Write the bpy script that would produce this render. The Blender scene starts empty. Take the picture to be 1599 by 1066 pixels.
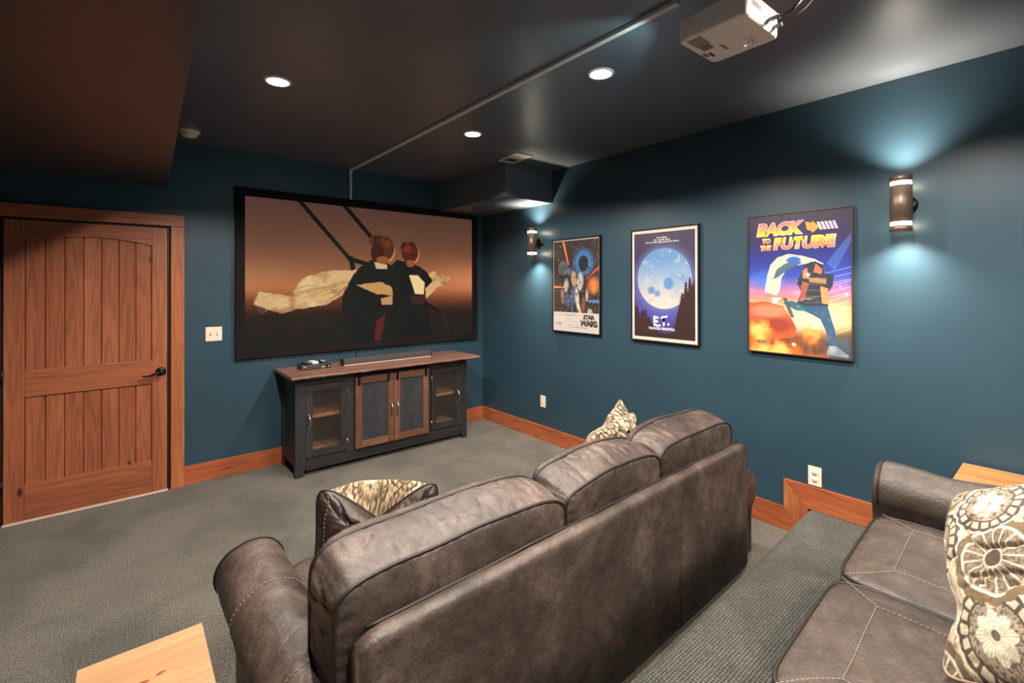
import bpy, bmesh, math, random
import numpy as np
from mathutils import Vector, Matrix, noise
random.seed(7); np.random.seed(7)
PI = math.pi
SC = bpy.context.scene
COL = SC.collection

# ---------------------------------------------------------------- camera
XR, YB, H, HC = 3.321, 4.562, 2.733, 1.586
cam_d = bpy.data.cameras.new('camera'); cam = bpy.data.objects.new('camera', cam_d); COL.objects.link(cam)
SC.camera = cam
cam_d.sensor_width = 36; cam_d.sensor_fit = 'HORIZONTAL'
cam_d.lens = 732.55 / 1599 * 36
cam_d.shift_y = (443.1 - 533.0) / 1599 * 1.0
cam_d.clip_start = 0.02
cam.location = (0, 0, HC)
_a, _p, _r = 0.6916, 0.0033, -0.0018
F = Vector((math.sin(_a) * math.cos(_p), math.cos(_a) * math.cos(_p), math.sin(_p)))
R0 = Vector((math.cos(_a), -math.sin(_a), 0)); U0 = R0.cross(F)
R1 = R0 * math.cos(_r) + U0 * math.sin(_r); U1 = -R0 * math.sin(_r) + U0 * math.cos(_r)
cam.rotation_euler = Matrix((R1, U1, -F)).transposed().to_euler()

# ---------------------------------------------------------------- world, lights, exposure
w = bpy.data.worlds.new('world'); SC.world = w; w.use_nodes = True
w.node_tree.nodes['Background'].inputs[0].default_value = (0.02, 0.022, 0.026, 1)
w.node_tree.nodes['Background'].inputs[1].default_value = 1.0
SC.view_settings.view_transform = 'Standard'; SC.view_settings.look = 'None'
SC.view_settings.gamma = 1; SC.view_settings.use_curve_mapping = False
SC.view_settings.exposure = 0.0
CAN_POWER = 150.0
CANS = [(0.666, 2.86), (2.034, 2.92), (1.992, 1.648), (0.67, 1.65), (0.67, 0.42), (1.99, 0.42), (0.67, -0.7), (2.0, -0.7)]  # last pair is unseen behind the camera, added to lift the ambient light
def lamp(kind, loc, power, color=(1, 1, 1), rot=(0, 0, 0), **kw):
    d = bpy.data.lights.new(kind.lower() + '_light', kind); d.energy = power; d.color = color
    for k, v in kw.items(): setattr(d, k, v)
    o = bpy.data.objects.new(d.name, d); o.location = loc; o.rotation_euler = rot; COL.objects.link(o); return o
WARM = (1.0, 0.90, 0.79)
for x, y in CANS:
    lamp('SPOT', (x, y, H - 0.02), CAN_POWER, WARM, spot_size=math.radians(149), spot_blend=0.28, shadow_soft_size=0.045)

# ---------------------------------------------------------------- material helpers
def lin(c):
    c = np.asarray(c, float) / 255.0
    return np.where(c <= 0.04045, c / 12.92, ((c + 0.055) / 1.055) ** 2.4)
def L4(c): r = lin(c); return (float(r[0]), float(r[1]), float(r[2]), 1)
class NT:
    def __init__(s, name):
        s.m = bpy.data.materials.new(name); s.m.use_nodes = True; s.t = s.m.node_tree; s.n = s.t.nodes; s.l = s.t.links
        s.b = s.n['Principled BSDF']
    def node(s, kind, **kw):
        n = s.n.new(kind)
        for k, v in kw.items():
            if k.startswith('i_'): n.inputs[k[2:].replace('_', ' ')].default_value = v
            else: setattr(n, k, v)
        return n
    def link(s, a, b): s.l.new(a, b)
    def coords(s, scale=(1, 1, 1), rot=(0, 0, 0), rand=False):
        tc = s.node('ShaderNodeTexCoord'); mp = s.node('ShaderNodeMapping')
        mp.inputs['Scale'].default_value = scale; mp.inputs['Rotation'].default_value = rot
        s.link(tc.outputs['Object'], mp.inputs['Vector'])
        if rand:
            oi = s.node('ShaderNodeObjectInfo'); vm = s.node('ShaderNodeVectorMath', operation='SCALE'); vm.inputs[0].default_value = (37.1, 17.3, 23.7)
            s.link(oi.outputs['Random'], vm.inputs['Scale']); s.link(vm.outputs[0], mp.inputs['Location'])
        return mp.outputs[0]
    def noise(s, vec, scale, detail=4, rough=0.55, dist=0.0):
        n = s.node('ShaderNodeTexNoise'); n.inputs['Scale'].default_value = scale; n.inputs['Detail'].default_value = detail
        n.inputs['Roughness'].default_value = rough; n.inputs['Distortion'].default_value = dist
        s.link(vec, n.inputs['Vector']); return n.outputs[0]
    def ramp(s, fac, stops):
        r = s.node('ShaderNodeValToRGB'); e = r.color_ramp.elements
        while len(e) < len(stops): e.new(0.5)
        for el, (p, c) in zip(e, stops): el.position = p; el.color = c if len(c) == 4 else (*c, 1)
        s.link(fac, r.inputs[0]); return r.outputs[0]
    def mix(s, fac, a, b, mode='MIX'):
        m = s.node('ShaderNodeMix', data_type='RGBA', blend_type=mode)
        for i, v in ((0, fac), (6, a), (7, b)):
            if hasattr(v, 'is_linked') or hasattr(v, 'links'): s.link(v, m.inputs[i])
            else: m.inputs[i].default_value = v
        return m.outputs[2]
    def bump(s, h, strength, dist, prev=None):
        b = s.node('ShaderNodeBump'); b.inputs['Strength'].default_value = strength; b.inputs['Distance'].default_value = dist
        s.link(h, b.inputs['Height'])
        if prev is not None: s.link(prev, b.inputs['Normal'])
        return b.outputs[0]
    def set(s, **kw):
        for k, v in kw.items():
            k = k.replace('_', ' ')
            if hasattr(v, 'links'): s.link(v, s.b.inputs[k])
            else: s.b.inputs[k].default_value = v
        return s.m
def plain(name, c, rough=0.5, metal=0.0, var=0.06, bump=0.0, spec=0.5, scale=30):
    t = NT(name); v = t.coords(); n = t.noise(v, scale, 3)
    c0 = L4(c); d = tuple(max(0, x * (1 - var)) for x in c0[:3]) + (1,); u = tuple(min(1, x * (1 + var)) for x in c0[:3]) + (1,)
    t.set(Base_Color=t.ramp(n, [(0.3, d), (0.7, u)]), Roughness=rough, Metallic=metal)
    t.b.inputs['Specular IOR Level'].default_value = spec
    if bump: t.set(Normal=t.bump(n, bump, 0.002))
    return t.m
def paint(name, c, rough, spec=0.5, anis=0.0):
    t = NT(name); v = t.coords()
    big = t.noise(v, 1.3, 3); fine = t.noise(v, 260, 2, 0.7); roll = t.noise(t.coords((9, 9, 3)), 9, 4, 0.6)
    c0 = L4(c); d = tuple(x * 0.93 for x in c0[:3]) + (1,); u = tuple(x * 1.06 for x in c0[:3]) + (1,)
    b = t.bump(fine, 0.10, 0.001); b = t.bump(roll, 0.05, 0.004, b)
    rr = t.node('ShaderNodeMapRange'); rr.inputs['To Min'].default_value = rough - 0.05; rr.inputs['To Max'].default_value = rough + 0.05
    t.link(roll, rr.inputs[0])
    t.set(Base_Color=t.ramp(big, [(0.35, d), (0.65, u)]), Roughness=rr.outputs[0], Normal=b)
    t.b.inputs['Specular IOR Level'].default_value = spec
    return t.m
def wood(name, dark, mid, light, axis='Z', rough=0.42, grain=1.0, knots=True, knotc=(70, 32, 20), coat=0.0, wear=None, rings=(0.55, 0.5)):
    t = NT(name); s = {'X': (0.06, 1, 1), 'Y': (1, 0.06, 1), 'Z': (1, 1, 0.06)}[axis]
    v = t.coords(s, rand=True)
    warp = t.noise(v, 5, 3, 0.5)
    wv = t.node('ShaderNodeTexNoise'); t.link(v, wv.inputs['Vector']); wv.inputs['Scale'].default_value = 11 * grain; wv.inputs['Detail'].default_value = 2
    # contour lines of a slow noise read as growth rings
    m = t.node('ShaderNodeMath', operation='MULTIPLY'); m.inputs[1].default_value = 58.0; t.link(wv.outputs[0], m.inputs[0])
    sn = t.node('ShaderNodeMath', operation='SINE'); t.link(m.outputs[0], sn.inputs[0])
    ma = t.node('ShaderNodeMapRange'); ma.inputs['From Min'].default_value = -1; t.link(sn.outputs[0], ma.inputs[0])
    fine = t.noise(v, 95 * grain, 4, 0.65)
    base = t.ramp(warp, [(0.3, L4(dark)), (0.5, L4(mid)), (0.72, L4(light))])
    ringc = t.ramp(ma.outputs[0], [(0.0, (rings[0],) * 3), (0.55, (1, 1, 1))])
    c = t.mix(rings[1], base, ringc, 'MULTIPLY')
    finec = t.ramp(fine, [(0.35, (0.62, 0.6, 0.58)), (0.62, (1.0, 1.0, 1.0))])
    c = t.mix(0.55, c, finec, 'MULTIPLY')
    if knots:
        ks = {'X': (2.4, 6, 6), 'Y': (6, 2.4, 6), 'Z': (6, 6, 2.4)}[axis]
        kv = t.coords(ks, rand=True)
        vo = t.node('ShaderNodeTexVoronoi', feature='F1'); vo.inputs['Scale'].default_value = 1.0; vo.inputs['Randomness'].default_value = 1.0; t.link(kv, vo.inputs['Vector'])
        kf = t.ramp(vo.outputs['Distance'], [(0.05, (1, 1, 1)), (0.10, (0, 0, 0))])
        c = t.mix(kf, c, L4(knotc))
    if wear:
        wn = t.noise(t.coords((3, 3, 3), rand=True), 6, 6, 0.7)
        c = t.mix(t.ramp(wn, [(0.56, (0, 0, 0)), (0.74, (0.8, 0.8, 0.8))]), c, L4(wear))
    t.set(Base_Color=c, Roughness=rough, Normal=t.bump(fine, 0.18, 0.0012), Coat_Weight=coat, Coat_Roughness=0.3)
    return t.m
def leather(name, dark, mid, light, rough=0.42):
    t = NT(name); v = t.coords(rand=True)
    big = t.noise(v, 3.2, 6, 0.68, 0.6); med = t.noise(v, 17, 9, 0.78); sp = t.noise(v, 150, 3, 0.75)
    c = t.ramp(big, [(0.32, L4(dark)), (0.5, L4(mid)), (0.66, L4(light))])
    c = t.mix(0.85, c, t.ramp(med, [(0.36, (0.52, 0.49, 0.47)), (0.62, (1.22, 1.2, 1.18))]), 'MULTIPLY')
    c = t.mix(0.5, c, t.ramp(sp, [(0.36, (0.5, 0.48, 0.46)), (0.62, (1.3, 1.3, 1.3))]), 'MULTIPLY')
    vo = t.node('ShaderNodeTexVoronoi', feature='DISTANCE_TO_EDGE'); vo.inputs['Scale'].default_value = 210; t.link(v, vo.inputs['Vector'])
    dv = t.node('ShaderNodeTexNoise'); dv.inputs['Scale'].default_value = 9; dv.inputs['Detail'].default_value = 3; t.link(v, dv.inputs['Vector'])
    am = t.node('ShaderNodeMix', data_type='RGBA', blend_type='ADD'); am.inputs[0].default_value = 0.12; t.link(v, am.inputs[6]); t.link(dv.outputs[1], am.inputs[7])
    v2 = t.node('ShaderNodeTexVoronoi', feature='DISTANCE_TO_EDGE'); v2.inputs['Scale'].default_value = 17; t.link(am.outputs[2], v2.inputs['Vector'])
    crk = t.ramp(v2.outputs['Distance'], [(0.0, (0, 0, 0)), (0.09, (1, 1, 1))])
    cr = t.noise(t.coords((1, 1, 1), rand=True), 16, 7, 0.72, 1.4)
    b = t.bump(vo.outputs['Distance'], 0.16, 0.001); b = t.bump(cr, 0.42, 0.007, b); b = t.bump(crk, 0.16, 0.003, b)
    t.set(Base_Color=c, Roughness=t.ramp(med, [(0.3, (rough + 0.14,) * 3), (0.7, (rough - 0.06,) * 3)]), Normal=b)
    t.b.inputs['Specular IOR Level'].default_value = 0.6
    return t.m
def carpet(name, c, c2, pitch=0.0115, ribs=0.5, pile=0.35):
    t = NT(name); v = t.coords()
    big = t.noise(v, 2.1, 4, 0.6, 0.4); fine = t.noise(v, 210, 2, 0.8); sp = t.noise(v, 95, 3, 0.75)
    sep = t.node('ShaderNodeSeparateXYZ'); t.link(v, sep.inputs[0])
    def wave(o, p):
        m = t.node('ShaderNodeMath', operation='MULTIPLY'); m.inputs[1].default_value = 2 * PI / p; t.link(o, m.inputs[0])
        s_ = t.node('ShaderNodeMath', operation='SINE'); t.link(m.outputs[0], s_.inputs[0]); return s_.outputs[0]
    jn = t.noise(v, 30, 2)
    add = t.node('ShaderNodeMath', operation='MULTIPLY_ADD'); add.inputs[1].default_value = 0.006; t.link(jn, add.inputs[0]); t.link(sep.outputs[0], add.inputs[2])
    add2 = t.node('ShaderNodeMath', operation='MULTIPLY_ADD'); add2.inputs[1].default_value = 0.006; t.link(jn, add2.inputs[0]); t.link(sep.outputs[1], add2.inputs[2])
    wx = wave(add.outputs[0], pitch); wy = wave(add2.outputs[0], pitch * 0.9)
    su = t.node('ShaderNodeMath', operation='ADD'); t.link(wx, su.inputs[0]); t.link(wy, su.inputs[1])
    mr = t.node('ShaderNodeMapRange'); mr.inputs['From Min'].default_value = -2; mr.inputs['From Max'].default_value = 2; t.link(su.outputs[0], mr.inputs[0])
    col = t.ramp(big, [(0.36, L4(c2)), (0.60, L4(c))])
    lo = 1 - ribs
    col = t.mix(1.0, col, t.ramp(mr.outputs[0], [(0.15, (lo,) * 3), (0.75, (1.12,) * 3)]), 'MULTIPLY')
    col = t.mix(1.0, col, t.ramp(sp, [(0.34, (1 - pile,) * 3), (0.66, (1 + pile,) * 3)]), 'MULTIPLY')
    col = t.mix(0.7, col, t.ramp(fine, [(0.32, (0.4,) * 3), (0.68, (1.5,) * 3)]), 'MULTIPLY')
    b = t.bump(fine, 0.5, 0.003); b = t.bump(mr.outputs[0], 0.5, 0.004, b)
    t.set(Base_Color=col, Roughness=0.95, Normal=b, Sheen_Weight=0.15)
    t.b.inputs['Specular IOR Level'].default_value = 0.1
    return t.m
def vcol(name, rough=0.4, emit=0.0, weave=0.0, coat=0.0, spec=0.5):
    t = NT(name); a = t.node('ShaderNodeAttribute', attribute_name='print')
    c = a.outputs['Color']
    if emit:
        t.set(Base_Color=(0.004, 0.004, 0.004, 1), Roughness=0.6, Emission_Color=c, Emission_Strength=emit)
    else: t.set(Base_Color=c, Roughness=rough)
    if weave:
        n = t.noise(t.coords(), 420, 2, 0.8); t.set(Normal=t.bump(n, weave, 0.0015), Sheen_Weight=0.1)
    t.b.inputs['Specular IOR Level'].default_value = spec
    t.b.inputs['Coat Weight'].default_value = coat; t.b.inputs['Coat Roughness'].default_value = 0.12
    return t.m
def glow(name, c, strength):
    t = NT(name); v = t.coords(); n = t.noise(v, 3, 1)
    t.set(Base_Color=(0.8, 0.8, 0.8, 1), Emission_Color=t.ramp(n, [(0, (*c, 1)), (1, (*c, 1))]), Emission_Strength=strength); return t.m

M = dict(
    wall=paint('navy_teal_wall_paint', (45, 70, 84), 0.40, 0.45),
    ceiling=paint('dark_ceiling_paint', (92, 99, 106), 0.32, 0.8),
    soffit=paint('dark_soffit_paint', (64, 63, 66), 0.32, 0.7),
    carpet=carpet('grey_green_loop_carpet', (106, 101, 92), (86, 83, 77), 0.012, 0.16, 0.5),
    carpet_step=carpet('grey_ribbed_step_carpet', (100, 101, 95), (84, 85, 80), 0.0135, 0.75, 0.3),
    door=wood('stained_door_wood_vertical', (150, 84, 56), (170, 98, 66), (184, 112, 78), 'Z', 0.42),
    doorh=wood('stained_door_wood_horizontal', (150, 84, 56), (170, 98, 66), (182, 110, 76), 'X', 0.42),
    casing=wood('orange_stained_casing_wood', (168, 96, 56), (190, 112, 68), (205, 130, 84), 'Z', 0.42),
    casingh=wood('orange_stained_header_wood', (150, 84, 52), (172, 98, 60), (188, 114, 74), 'X', 0.42),
    basex=wood('stained_baseboard_wood', (158, 84, 52), (180, 98, 60), (196, 116, 76), 'X', 0.38),
    basey=wood('stained_baseboard_wood_side', (158, 84, 52), (180, 98, 60), (196, 116, 76), 'Y', 0.38),
    cabinet=wood('distressed_charcoal_wood', (36, 34, 36), (43, 41, 43), (52, 49, 49), 'Z', 0.5, knots=False, wear=(74, 64, 60), rings=(0.8, 0.4)),
    cabinetx=wood('distressed_charcoal_wood_rail', (34, 32, 34), (41, 39, 41), (50, 47, 47), 'X', 0.5, knots=False, wear=(70, 60, 56), rings=(0.8, 0.4)),
    slate=wood('slate_grey_barn_panel', (44, 45, 52), (51, 52, 58), (62, 61, 66), 'Z', 0.5, knots=False, wear=(80, 76, 76), rings=(0.8, 0.4)),
    barn=wood('barn_door_brown_wood', (96, 63, 48), (112, 74, 56), (128, 86, 66), 'Z', 0.5, rings=(0.6, 0.5), knots=False, wear=(158, 104, 76)),
    barnh=wood('barn_door_brown_rail', (96, 63, 48), (112, 74, 56), (128, 86, 66), 'X', 0.5, rings=(0.6, 0.5), knots=False, wear=(158, 104, 76)),
    cabtop=wood('cabinet_top_walnut_stain', (112, 80, 68), (134, 97, 82), (152, 112, 96), 'X', 0.36, rings=(0.6, 0.5)),
    shelf=wood('cabinet_inner_shelf_wood', (160, 108, 70), (176, 122, 84), (190, 138, 96), 'X', 0.5, knots=False),
    pine=wood('knotty_pale_pine', (168, 124, 84), (180, 137, 97), (188, 148, 110), 'X', 0.4, grain=0.8, knotc=(160, 84, 52), rings=(0.86, 0.5)),
    oak=wood('golden_oak', (172, 116, 68), (192, 134, 82), (204, 148, 96), 'Y', 0.4, knots=False, rings=(0.55, 0.7)),
    leather=leather('worn_brown_leather', (54, 45, 41), (77, 65, 59), (106, 90, 82), 0.42),
    leather2=leather('worn_taupe_leather', (58, 49, 43), (72, 62, 55), (90, 79, 71), 0.42),
    leatherp=leather('dark_brown_pillow_leather', (48, 38, 34), (64, 52, 46), (88, 74, 66), 0.34),
    piping=plain('dark_piping_leather', (34, 27, 23), 0.5),
    stitch=plain('pale_waxed_thread', (160, 146, 130), 0.7),
    pipe2=plain('taupe_cord_piping', (150, 128, 108), 0.7),
    black=plain('satin_black_metal', (28, 27, 27), 0.4, 0.6),
    wire=plain('dull_grey_wire', (120, 110, 102), 0.5, 0.3),
    bronze=plain('oil_rubbed_bronze', (46, 42, 38), 0.3, 0.8),
    silver=plain('brushed_nickel', (190, 186, 180), 0.28, 1.0),
    sconce=plain('brushed_bronze_sconce', (120, 104, 92), 0.42, 0.6),
    white=plain('ivory_plastic', (232, 222, 200), 0.4),
    wht=plain('white_plastic', (226, 220, 214), 0.45),
    projector=plain('warm_white_projector_plastic', (236, 222, 208), 0.42),
    projdark=plain('grey_projector_grille', (120, 110, 102), 0.6),
    dark=plain('near_black_plastic', (22, 22, 24), 0.45),
    charcoal=plain('charcoal_plastic', (58, 56, 56), 0.5),
    grey=plain('grey_fabric_grille', (70, 64, 61), 0.8, bump=0.4, scale=400),
    velvet=plain('black_velvet_frame', (30, 25, 26), 0.9, spec=0.15),
    conduit=plain('light_grey_raceway', (206, 200, 196), 0.5),
    vent=plain('cream_vent_metal', (228, 220, 204), 0.5),
    ventdark=plain('vent_shadow_grey', (96, 94, 90), 0.7),
    posterframe=plain('thin_black_poster_frame', (30, 28, 28), 0.3),
    chromeframe=plain('thin_grey_poster_frame', (96, 84, 80), 0.3, 0.7),
    paper=plain('poster_border_paper', (204, 194, 184), 0.5),
    inkwhite=plain('white_print_ink', (236, 230, 224), 0.5),
    inkblack=plain('black_print_ink', (40, 36, 34), 0.5),
    knot=plain('brown_wood_knot', (128, 66, 40), 0.45, var=0.25),
    threshold=plain('pale_threshold_strip', (216, 196, 180), 0.5),
    canglow=glow('can_light_lens', (1.0, 0.95, 0.87), 16.0),
    ringglow=glow('sconce_lit_ring', (1.0, 0.84, 0.62), 42.0),
    led=glow('blue_status_lamp', (0.35, 0.45, 1.0), 3.0),
)

# ---------------------------------------------------------------- object helpers
def prop(o, label=None, cat=None, group=None, kind=None):
    if label: o['label'] = label
    if cat: o['category'] = cat
    if group: o['group'] = group
    if kind: o['kind'] = kind
    return o
def empty(name, loc=(0, 0, 0), rz=0.0, **kw):
    o = bpy.data.objects.new(name, None); o.empty_display_size = 0.05; COL.objects.link(o)
    o.location = loc; o.rotation_euler = (0, 0, rz); return prop(o, **kw)
def link(name, me, mat, parent=None, **kw):
    o = bpy.data.objects.new(name, me); COL.objects.link(o)
    if mat is not None: me.materials.append(mat)
    if parent is not None: o.parent = parent
    return prop(o, **kw)
def mesh_from(verts, faces, smooth=False):
    me = bpy.data.meshes.new('mesh'); me.from_pydata([tuple(v) for v in verts], [], faces)
    if smooth: me.polygons.foreach_set('use_smooth', [True] * len(me.polygons))
    me.update(); return me
class MB:
    """collects shapes into one mesh"""
    def __init__(s): s.v = []; s.f = []; s.sm = []
    def add(s, verts, faces, smooth=False, xf=None):
        o = len(s.v)
        s.v += [tuple(xf @ Vector(v)) if xf is not None else tuple(v) for v in verts]
        s.f += [tuple(i + o for i in f) for f in faces]; s.sm += [smooth] * len(faces); return s
    def box(s, x0, x1, y0, y1, z0, z1, b=0.0, xf=None):
        b = min(b, (x1 - x0) * .45, (y1 - y0) * .45, (z1 - z0) * .45)
        if b <= 0:
            v = [(x0, y0, z0), (x1, y0, z0), (x1, y1, z0), (x0, y1, z0), (x0, y0, z1), (x1, y0, z1), (x1, y1, z1), (x0, y1, z1)]
            return s.add(v, [(3, 2, 1, 0), (4, 5, 6, 7), (0, 1, 5, 4), (1, 2, 6, 5), (2, 3, 7, 6), (3, 0, 4, 7)], xf=xf)
        bm = bmesh.new(); bmesh.ops.create_cube(bm, size=1.0)
        for q in bm.verts: q.co = Vector(((x0 + x1) / 2 + q.co.x * (x1 - x0), (y0 + y1) / 2 + q.co.y * (y1 - y0), (z0 + z1) / 2 + q.co.z * (z1 - z0)))
        bmesh.ops.bevel(bm, geom=bm.edges[:] + bm.verts[:], offset=b, segments=2, affect='EDGES', profile=0.6)
        bm.verts.index_update(); s.add([q.co[:] for q in bm.verts], [tuple(q.index for q in f.verts) for f in bm.faces], xf=xf); bm.free(); return s
    def prism(s, pts, ax, a0, a1, xf=None):
        """extrude polygon pts (2d) along axis ax between a0 and a1"""
        def P(p, a): return {'x': (a, p[0], p[1]), 'y': (p[0], a, p[1]), 'z': (p[0], p[1], a)}[ax]
        n = len(pts); v = [P(p, a0) for p in pts] + [P(p, a1) for p in pts]
        f = [tuple(range(n)), tuple(range(2 * n - 1, n - 1, -1))] + [(i, i + n, (i + 1) % n + n, (i + 1) % n) for i in range(n)]
        return s.add(v, f, xf=xf)
    def lathe(s, prof, c=(0, 0, 0), axis='z', seg=32, smooth=True, xf=None):
        n = len(prof); v = []; f = []
        for k in range(seg):
            a = 2 * PI * k / seg
            for r, h in prof:
                p = (r * math.cos(a), r * math.sin(a), h)
                p = {'z': p, 'x': (p[2], p[0], p[1]), 'y': (p[0], p[2], p[1])}[axis]
                v.append((p[0] + c[0], p[1] + c[1], p[2] + c[2]))
        for k in range(seg):
            for i in range(n - 1):
                f.append((k * n + i, ((k + 1) % seg) * n + i, ((k + 1) % seg) * n + i + 1, k * n + i + 1))
        return s.add(v, f, smooth, xf=xf)
    def tube(s, pts, r, closed=False, seg=8, xf=None):
        pts = [Vector(p) for p in pts]; n = len(pts); v = []; f = []; prevn = None
        for i, p in enumerate(pts):
            a = pts[(i - 1) % n] if (closed or i > 0) else p; b = pts[(i + 1) % n] if (closed or i < n - 1) else p
            t = (b - a).normalized() if (b - a).length > 1e-9 else Vector((0, 0, 1))
            if prevn is None:
                up = Vector((0, 0, 1)) if abs(t.z) < 0.9 else Vector((1, 0, 0)); nn = t.cross(up).normalized()
            else: nn = (prevn - t * prevn.dot(t)).normalized()
            prevn = nn; bb = t.cross(nn); rr = r[i] if isinstance(r, (list, tuple)) else r
            for k in range(seg):
                a_ = 2 * PI * k / seg; v.append(p + nn * math.cos(a_) * rr + bb * math.sin(a_) * rr)
        m = n if closed else n - 1
        for i in range(m):
            j = (i + 1) % n
            for k in range(seg): f.append((i * seg + k, i * seg + (k + 1) % seg, j * seg + (k + 1) % seg, j * seg + k))
        if not closed: f += [tuple(range(seg - 1, -1, -1)), tuple((n - 1) * seg + k for k in range(seg))]
        return s.add(v, f, True, xf=xf)
    def build(s, name, mat, parent=None, **kw):
        me = bpy.data.meshes.new(name); me.from_pydata(s.v, [], s.f); me.polygons.foreach_set('use_smooth', s.sm)
        bm = bmesh.new(); bm.from_mesh(me); bmesh.ops.recalc_face_normals(bm, faces=bm.faces); bm.to_mesh(me); bm.free()
        return link(name, me, mat, parent, **kw)
def dashes(pts, parent, dash=0.010, gap=0.005, r=0.0010, mat=None, name='stitching'):
    pts = [Vector(p) for p in pts]; mb = MB(); L = [0]
    for a, b in zip(pts, pts[1:]): L.append(L[-1] + (b - a).length)
    def at(s):
        s = min(max(s, 0), L[-1])
        for i in range(len(pts) - 1):
            if L[i + 1] >= s: t = (s - L[i]) / max(L[i + 1] - L[i], 1e-9); return pts[i].lerp(pts[i + 1], t)
        return pts[-1]
    s = 0
    while s < L[-1]: mb.tube([at(s), at(s + dash)], r, seg=4); s += dash + gap
    return mb.build(name, mat or M['stitch'], parent, kind='stuff')

# ================================================================ the setting
def platform_edge(x): return 1.013 + (x - 1.38) * 0.0381     # the step's front edge runs a little off square
WL, WB = -1.5, -1.6
MB().box(WL - 0.1, XR + 0.1, WB - 0.1, YB + 0.1, -0.12, 0.0).build('floor', M['carpet'], kind='structure')
MB().box(WL - 0.1, XR + 0.1, WB - 0.1, YB + 0.1, H, H + 0.1).build('ceiling', M['ceiling'], kind='structure')
MB().box(WL - 0.1, XR + 0.1, YB, YB + 0.1, 0, H).build('wall_back', M['wall'], kind='structure')
MB().box(XR, XR + 0.1, WB, YB, 0, H).build('wall_right', M['wall'], kind='structure')
MB().box(WL - 0.1, WL, WB, YB, 0, H).build('wall_left', M['wall'], kind='structure')
MB().box(WL, XR, WB - 0.1, WB, 0, H).build('wall_rear', M['wall'], kind='structure')
# soffit under the stairs (left) and duct box in the far right corner
e = MB(); e.prism([(WL, WB), (0.056, WB), (0.267, YB), (WL, YB)], 'z', 2.364, H - 0.001); e.build('ceiling_soffit', M['soffit'], kind='structure')
MB().box(2.715, XR, 3.375, YB, 2.412, H - 0.001).build('ceiling_duct_box', M['ceiling'], kind='structure')
# raised seating platform with a rounded carpet nosing
RZ = 0.183
prof = [(0.0, 0.0), (0.0, RZ - 0.03)] + [(-0.03 + 0.03 * math.cos(a), RZ - 0.03 + 0.03 * math.sin(a)) for a in np.linspace(0, PI / 2, 7)[1:]]
pv = []; xs = np.linspace(WL, XR, 30)
for x in xs:
    ye = platform_edge(x); pv += [(x, ye + a, b) for a, b in prof] + [(x, WB, RZ), (x, WB, 0)]
n_ = len(prof) + 2; pf = [(i * n_ + k, i * n_ + k + 1, (i + 1) * n_ + k + 1, (i + 1) * n_ + k) for i in range(len(xs) - 1) for k in range(n_ - 1)]
mb = MB(); mb.add(pv, pf, True); mb.add([pv[k] for k in range(n_)], [tuple(range(n_))]); mb.add([pv[-n_ + k] for k in range(n_)], [tuple(range(n_))])
mb.build('floor_platform', M['carpet_step'], kind='structure')
# baseboards
bh, bt = 0.1465, 0.018
bb = empty('baseboard_back', (0, YB, 0), kind='structure')
MB().box(0.373, 3.303, -bt, -0.0005, 0.0, bh, 0.003).build('board', M['basex'], bb)
MB().box(WL + 0.001, -0.705, -bt, -0.0005, 0.0, bh, 0.003).build('board', M['basex'], bb)
br_ = empty('baseboard_right', (XR, 0, 0), kind='structure')
yp = platform_edge(XR) + 0.001
m1 = MB(); m1.prism([(YB - 0.001, 0), (YB - 0.001, bh), (1.228, bh), (yp, 0.0)], 'x', -bt, -0.0005); m1.build('board', M['basey'], br_)
m1 = MB(); m1.prism([(1.2265, bh + 0.001), (1.2265, 0.328), (yp - 0.001, RZ + 0.001), (yp + 0.0005, 0.002)], 'x', -bt - 0.001, -0.0005); m1.build('board', M['casing'], br_)
m1 = MB(); m1.prism([(1.224, 0.3285), (yp - 0.002, RZ + 0.003), (WB, RZ + 0.001), (WB, 0.3285)], 'x', -bt, -0.0005); m1.build('board', M['basey'], br_)

# ---------------------------------------------------------------- door
dr = empty('door_1', (0, YB, 0), kind='structure')
yf = -0.032          # face of the slab, the wall plane is 0
X0, X1 = -0.612, 0.262; PX0, PX1 = -0.514, 0.168
def dbox(name, x0, x1, z0, z1, mat, y0=yf, y1=-0.002, b=0.003): return MB().box(x0, x1, y0, y1, z0, z1, b).build(name, mat, dr)
dbox('stile', X0, PX0, 0.012, 2.035, M['door']); dbox('stile', PX1, X1, 0.012, 2.035, M['door'])
dbox('rail', PX0, PX1, 0.012, 0.25, M['doorh']); dbox('rail', PX0, PX1, 0.838, 1.018, M['doorh'])
ar = [(PX0 + (PX1 - PX0) * t, 1.893 + 0.046 * math.sin(PI * t) ** 0.8) for t in np.linspace(0, 1, 25)]
m1 = MB(); m1.prism([(PX0, 2.035)] + ar + [(PX1, 2.035)], 'y', yf, -0.002); m1.build('rail', M['doorh'], dr)
edges_ = np.linspace(PX0, PX1, 8)
for zz0, zz1 in ((1.012, 1.95), (0.246, 0.842)):
    for k in range(7):
        a, b = edges_[k] + 0.0008, edges_[k + 1] - 0.0008; yy = -0.021
        m1 = MB(); m1.prism([(a, -0.004), (a, yy + 0.006), (a + 0.005, yy), (b - 0.005, yy), (b, yy + 0.006), (b, -0.004)], 'z', zz0, zz1)
        m1.build('plank', M['door'], dr)
MB().box(PX0 - 0.01, PX1 + 0.01, -0.006, -0.001, 0.02, 2.02).build('backing_panel', M['piping'], dr)
hd = empty('lever_handle', (0.222, yf, 0.926)); hd.parent = dr
m1 = MB(); m1.lathe([(0.0001, -0.012), (0.02, -0.012), (0.030, -0.008), (0.033, 0.0)], axis='y'); m1.build('rose', M['bronze'], hd)
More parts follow.
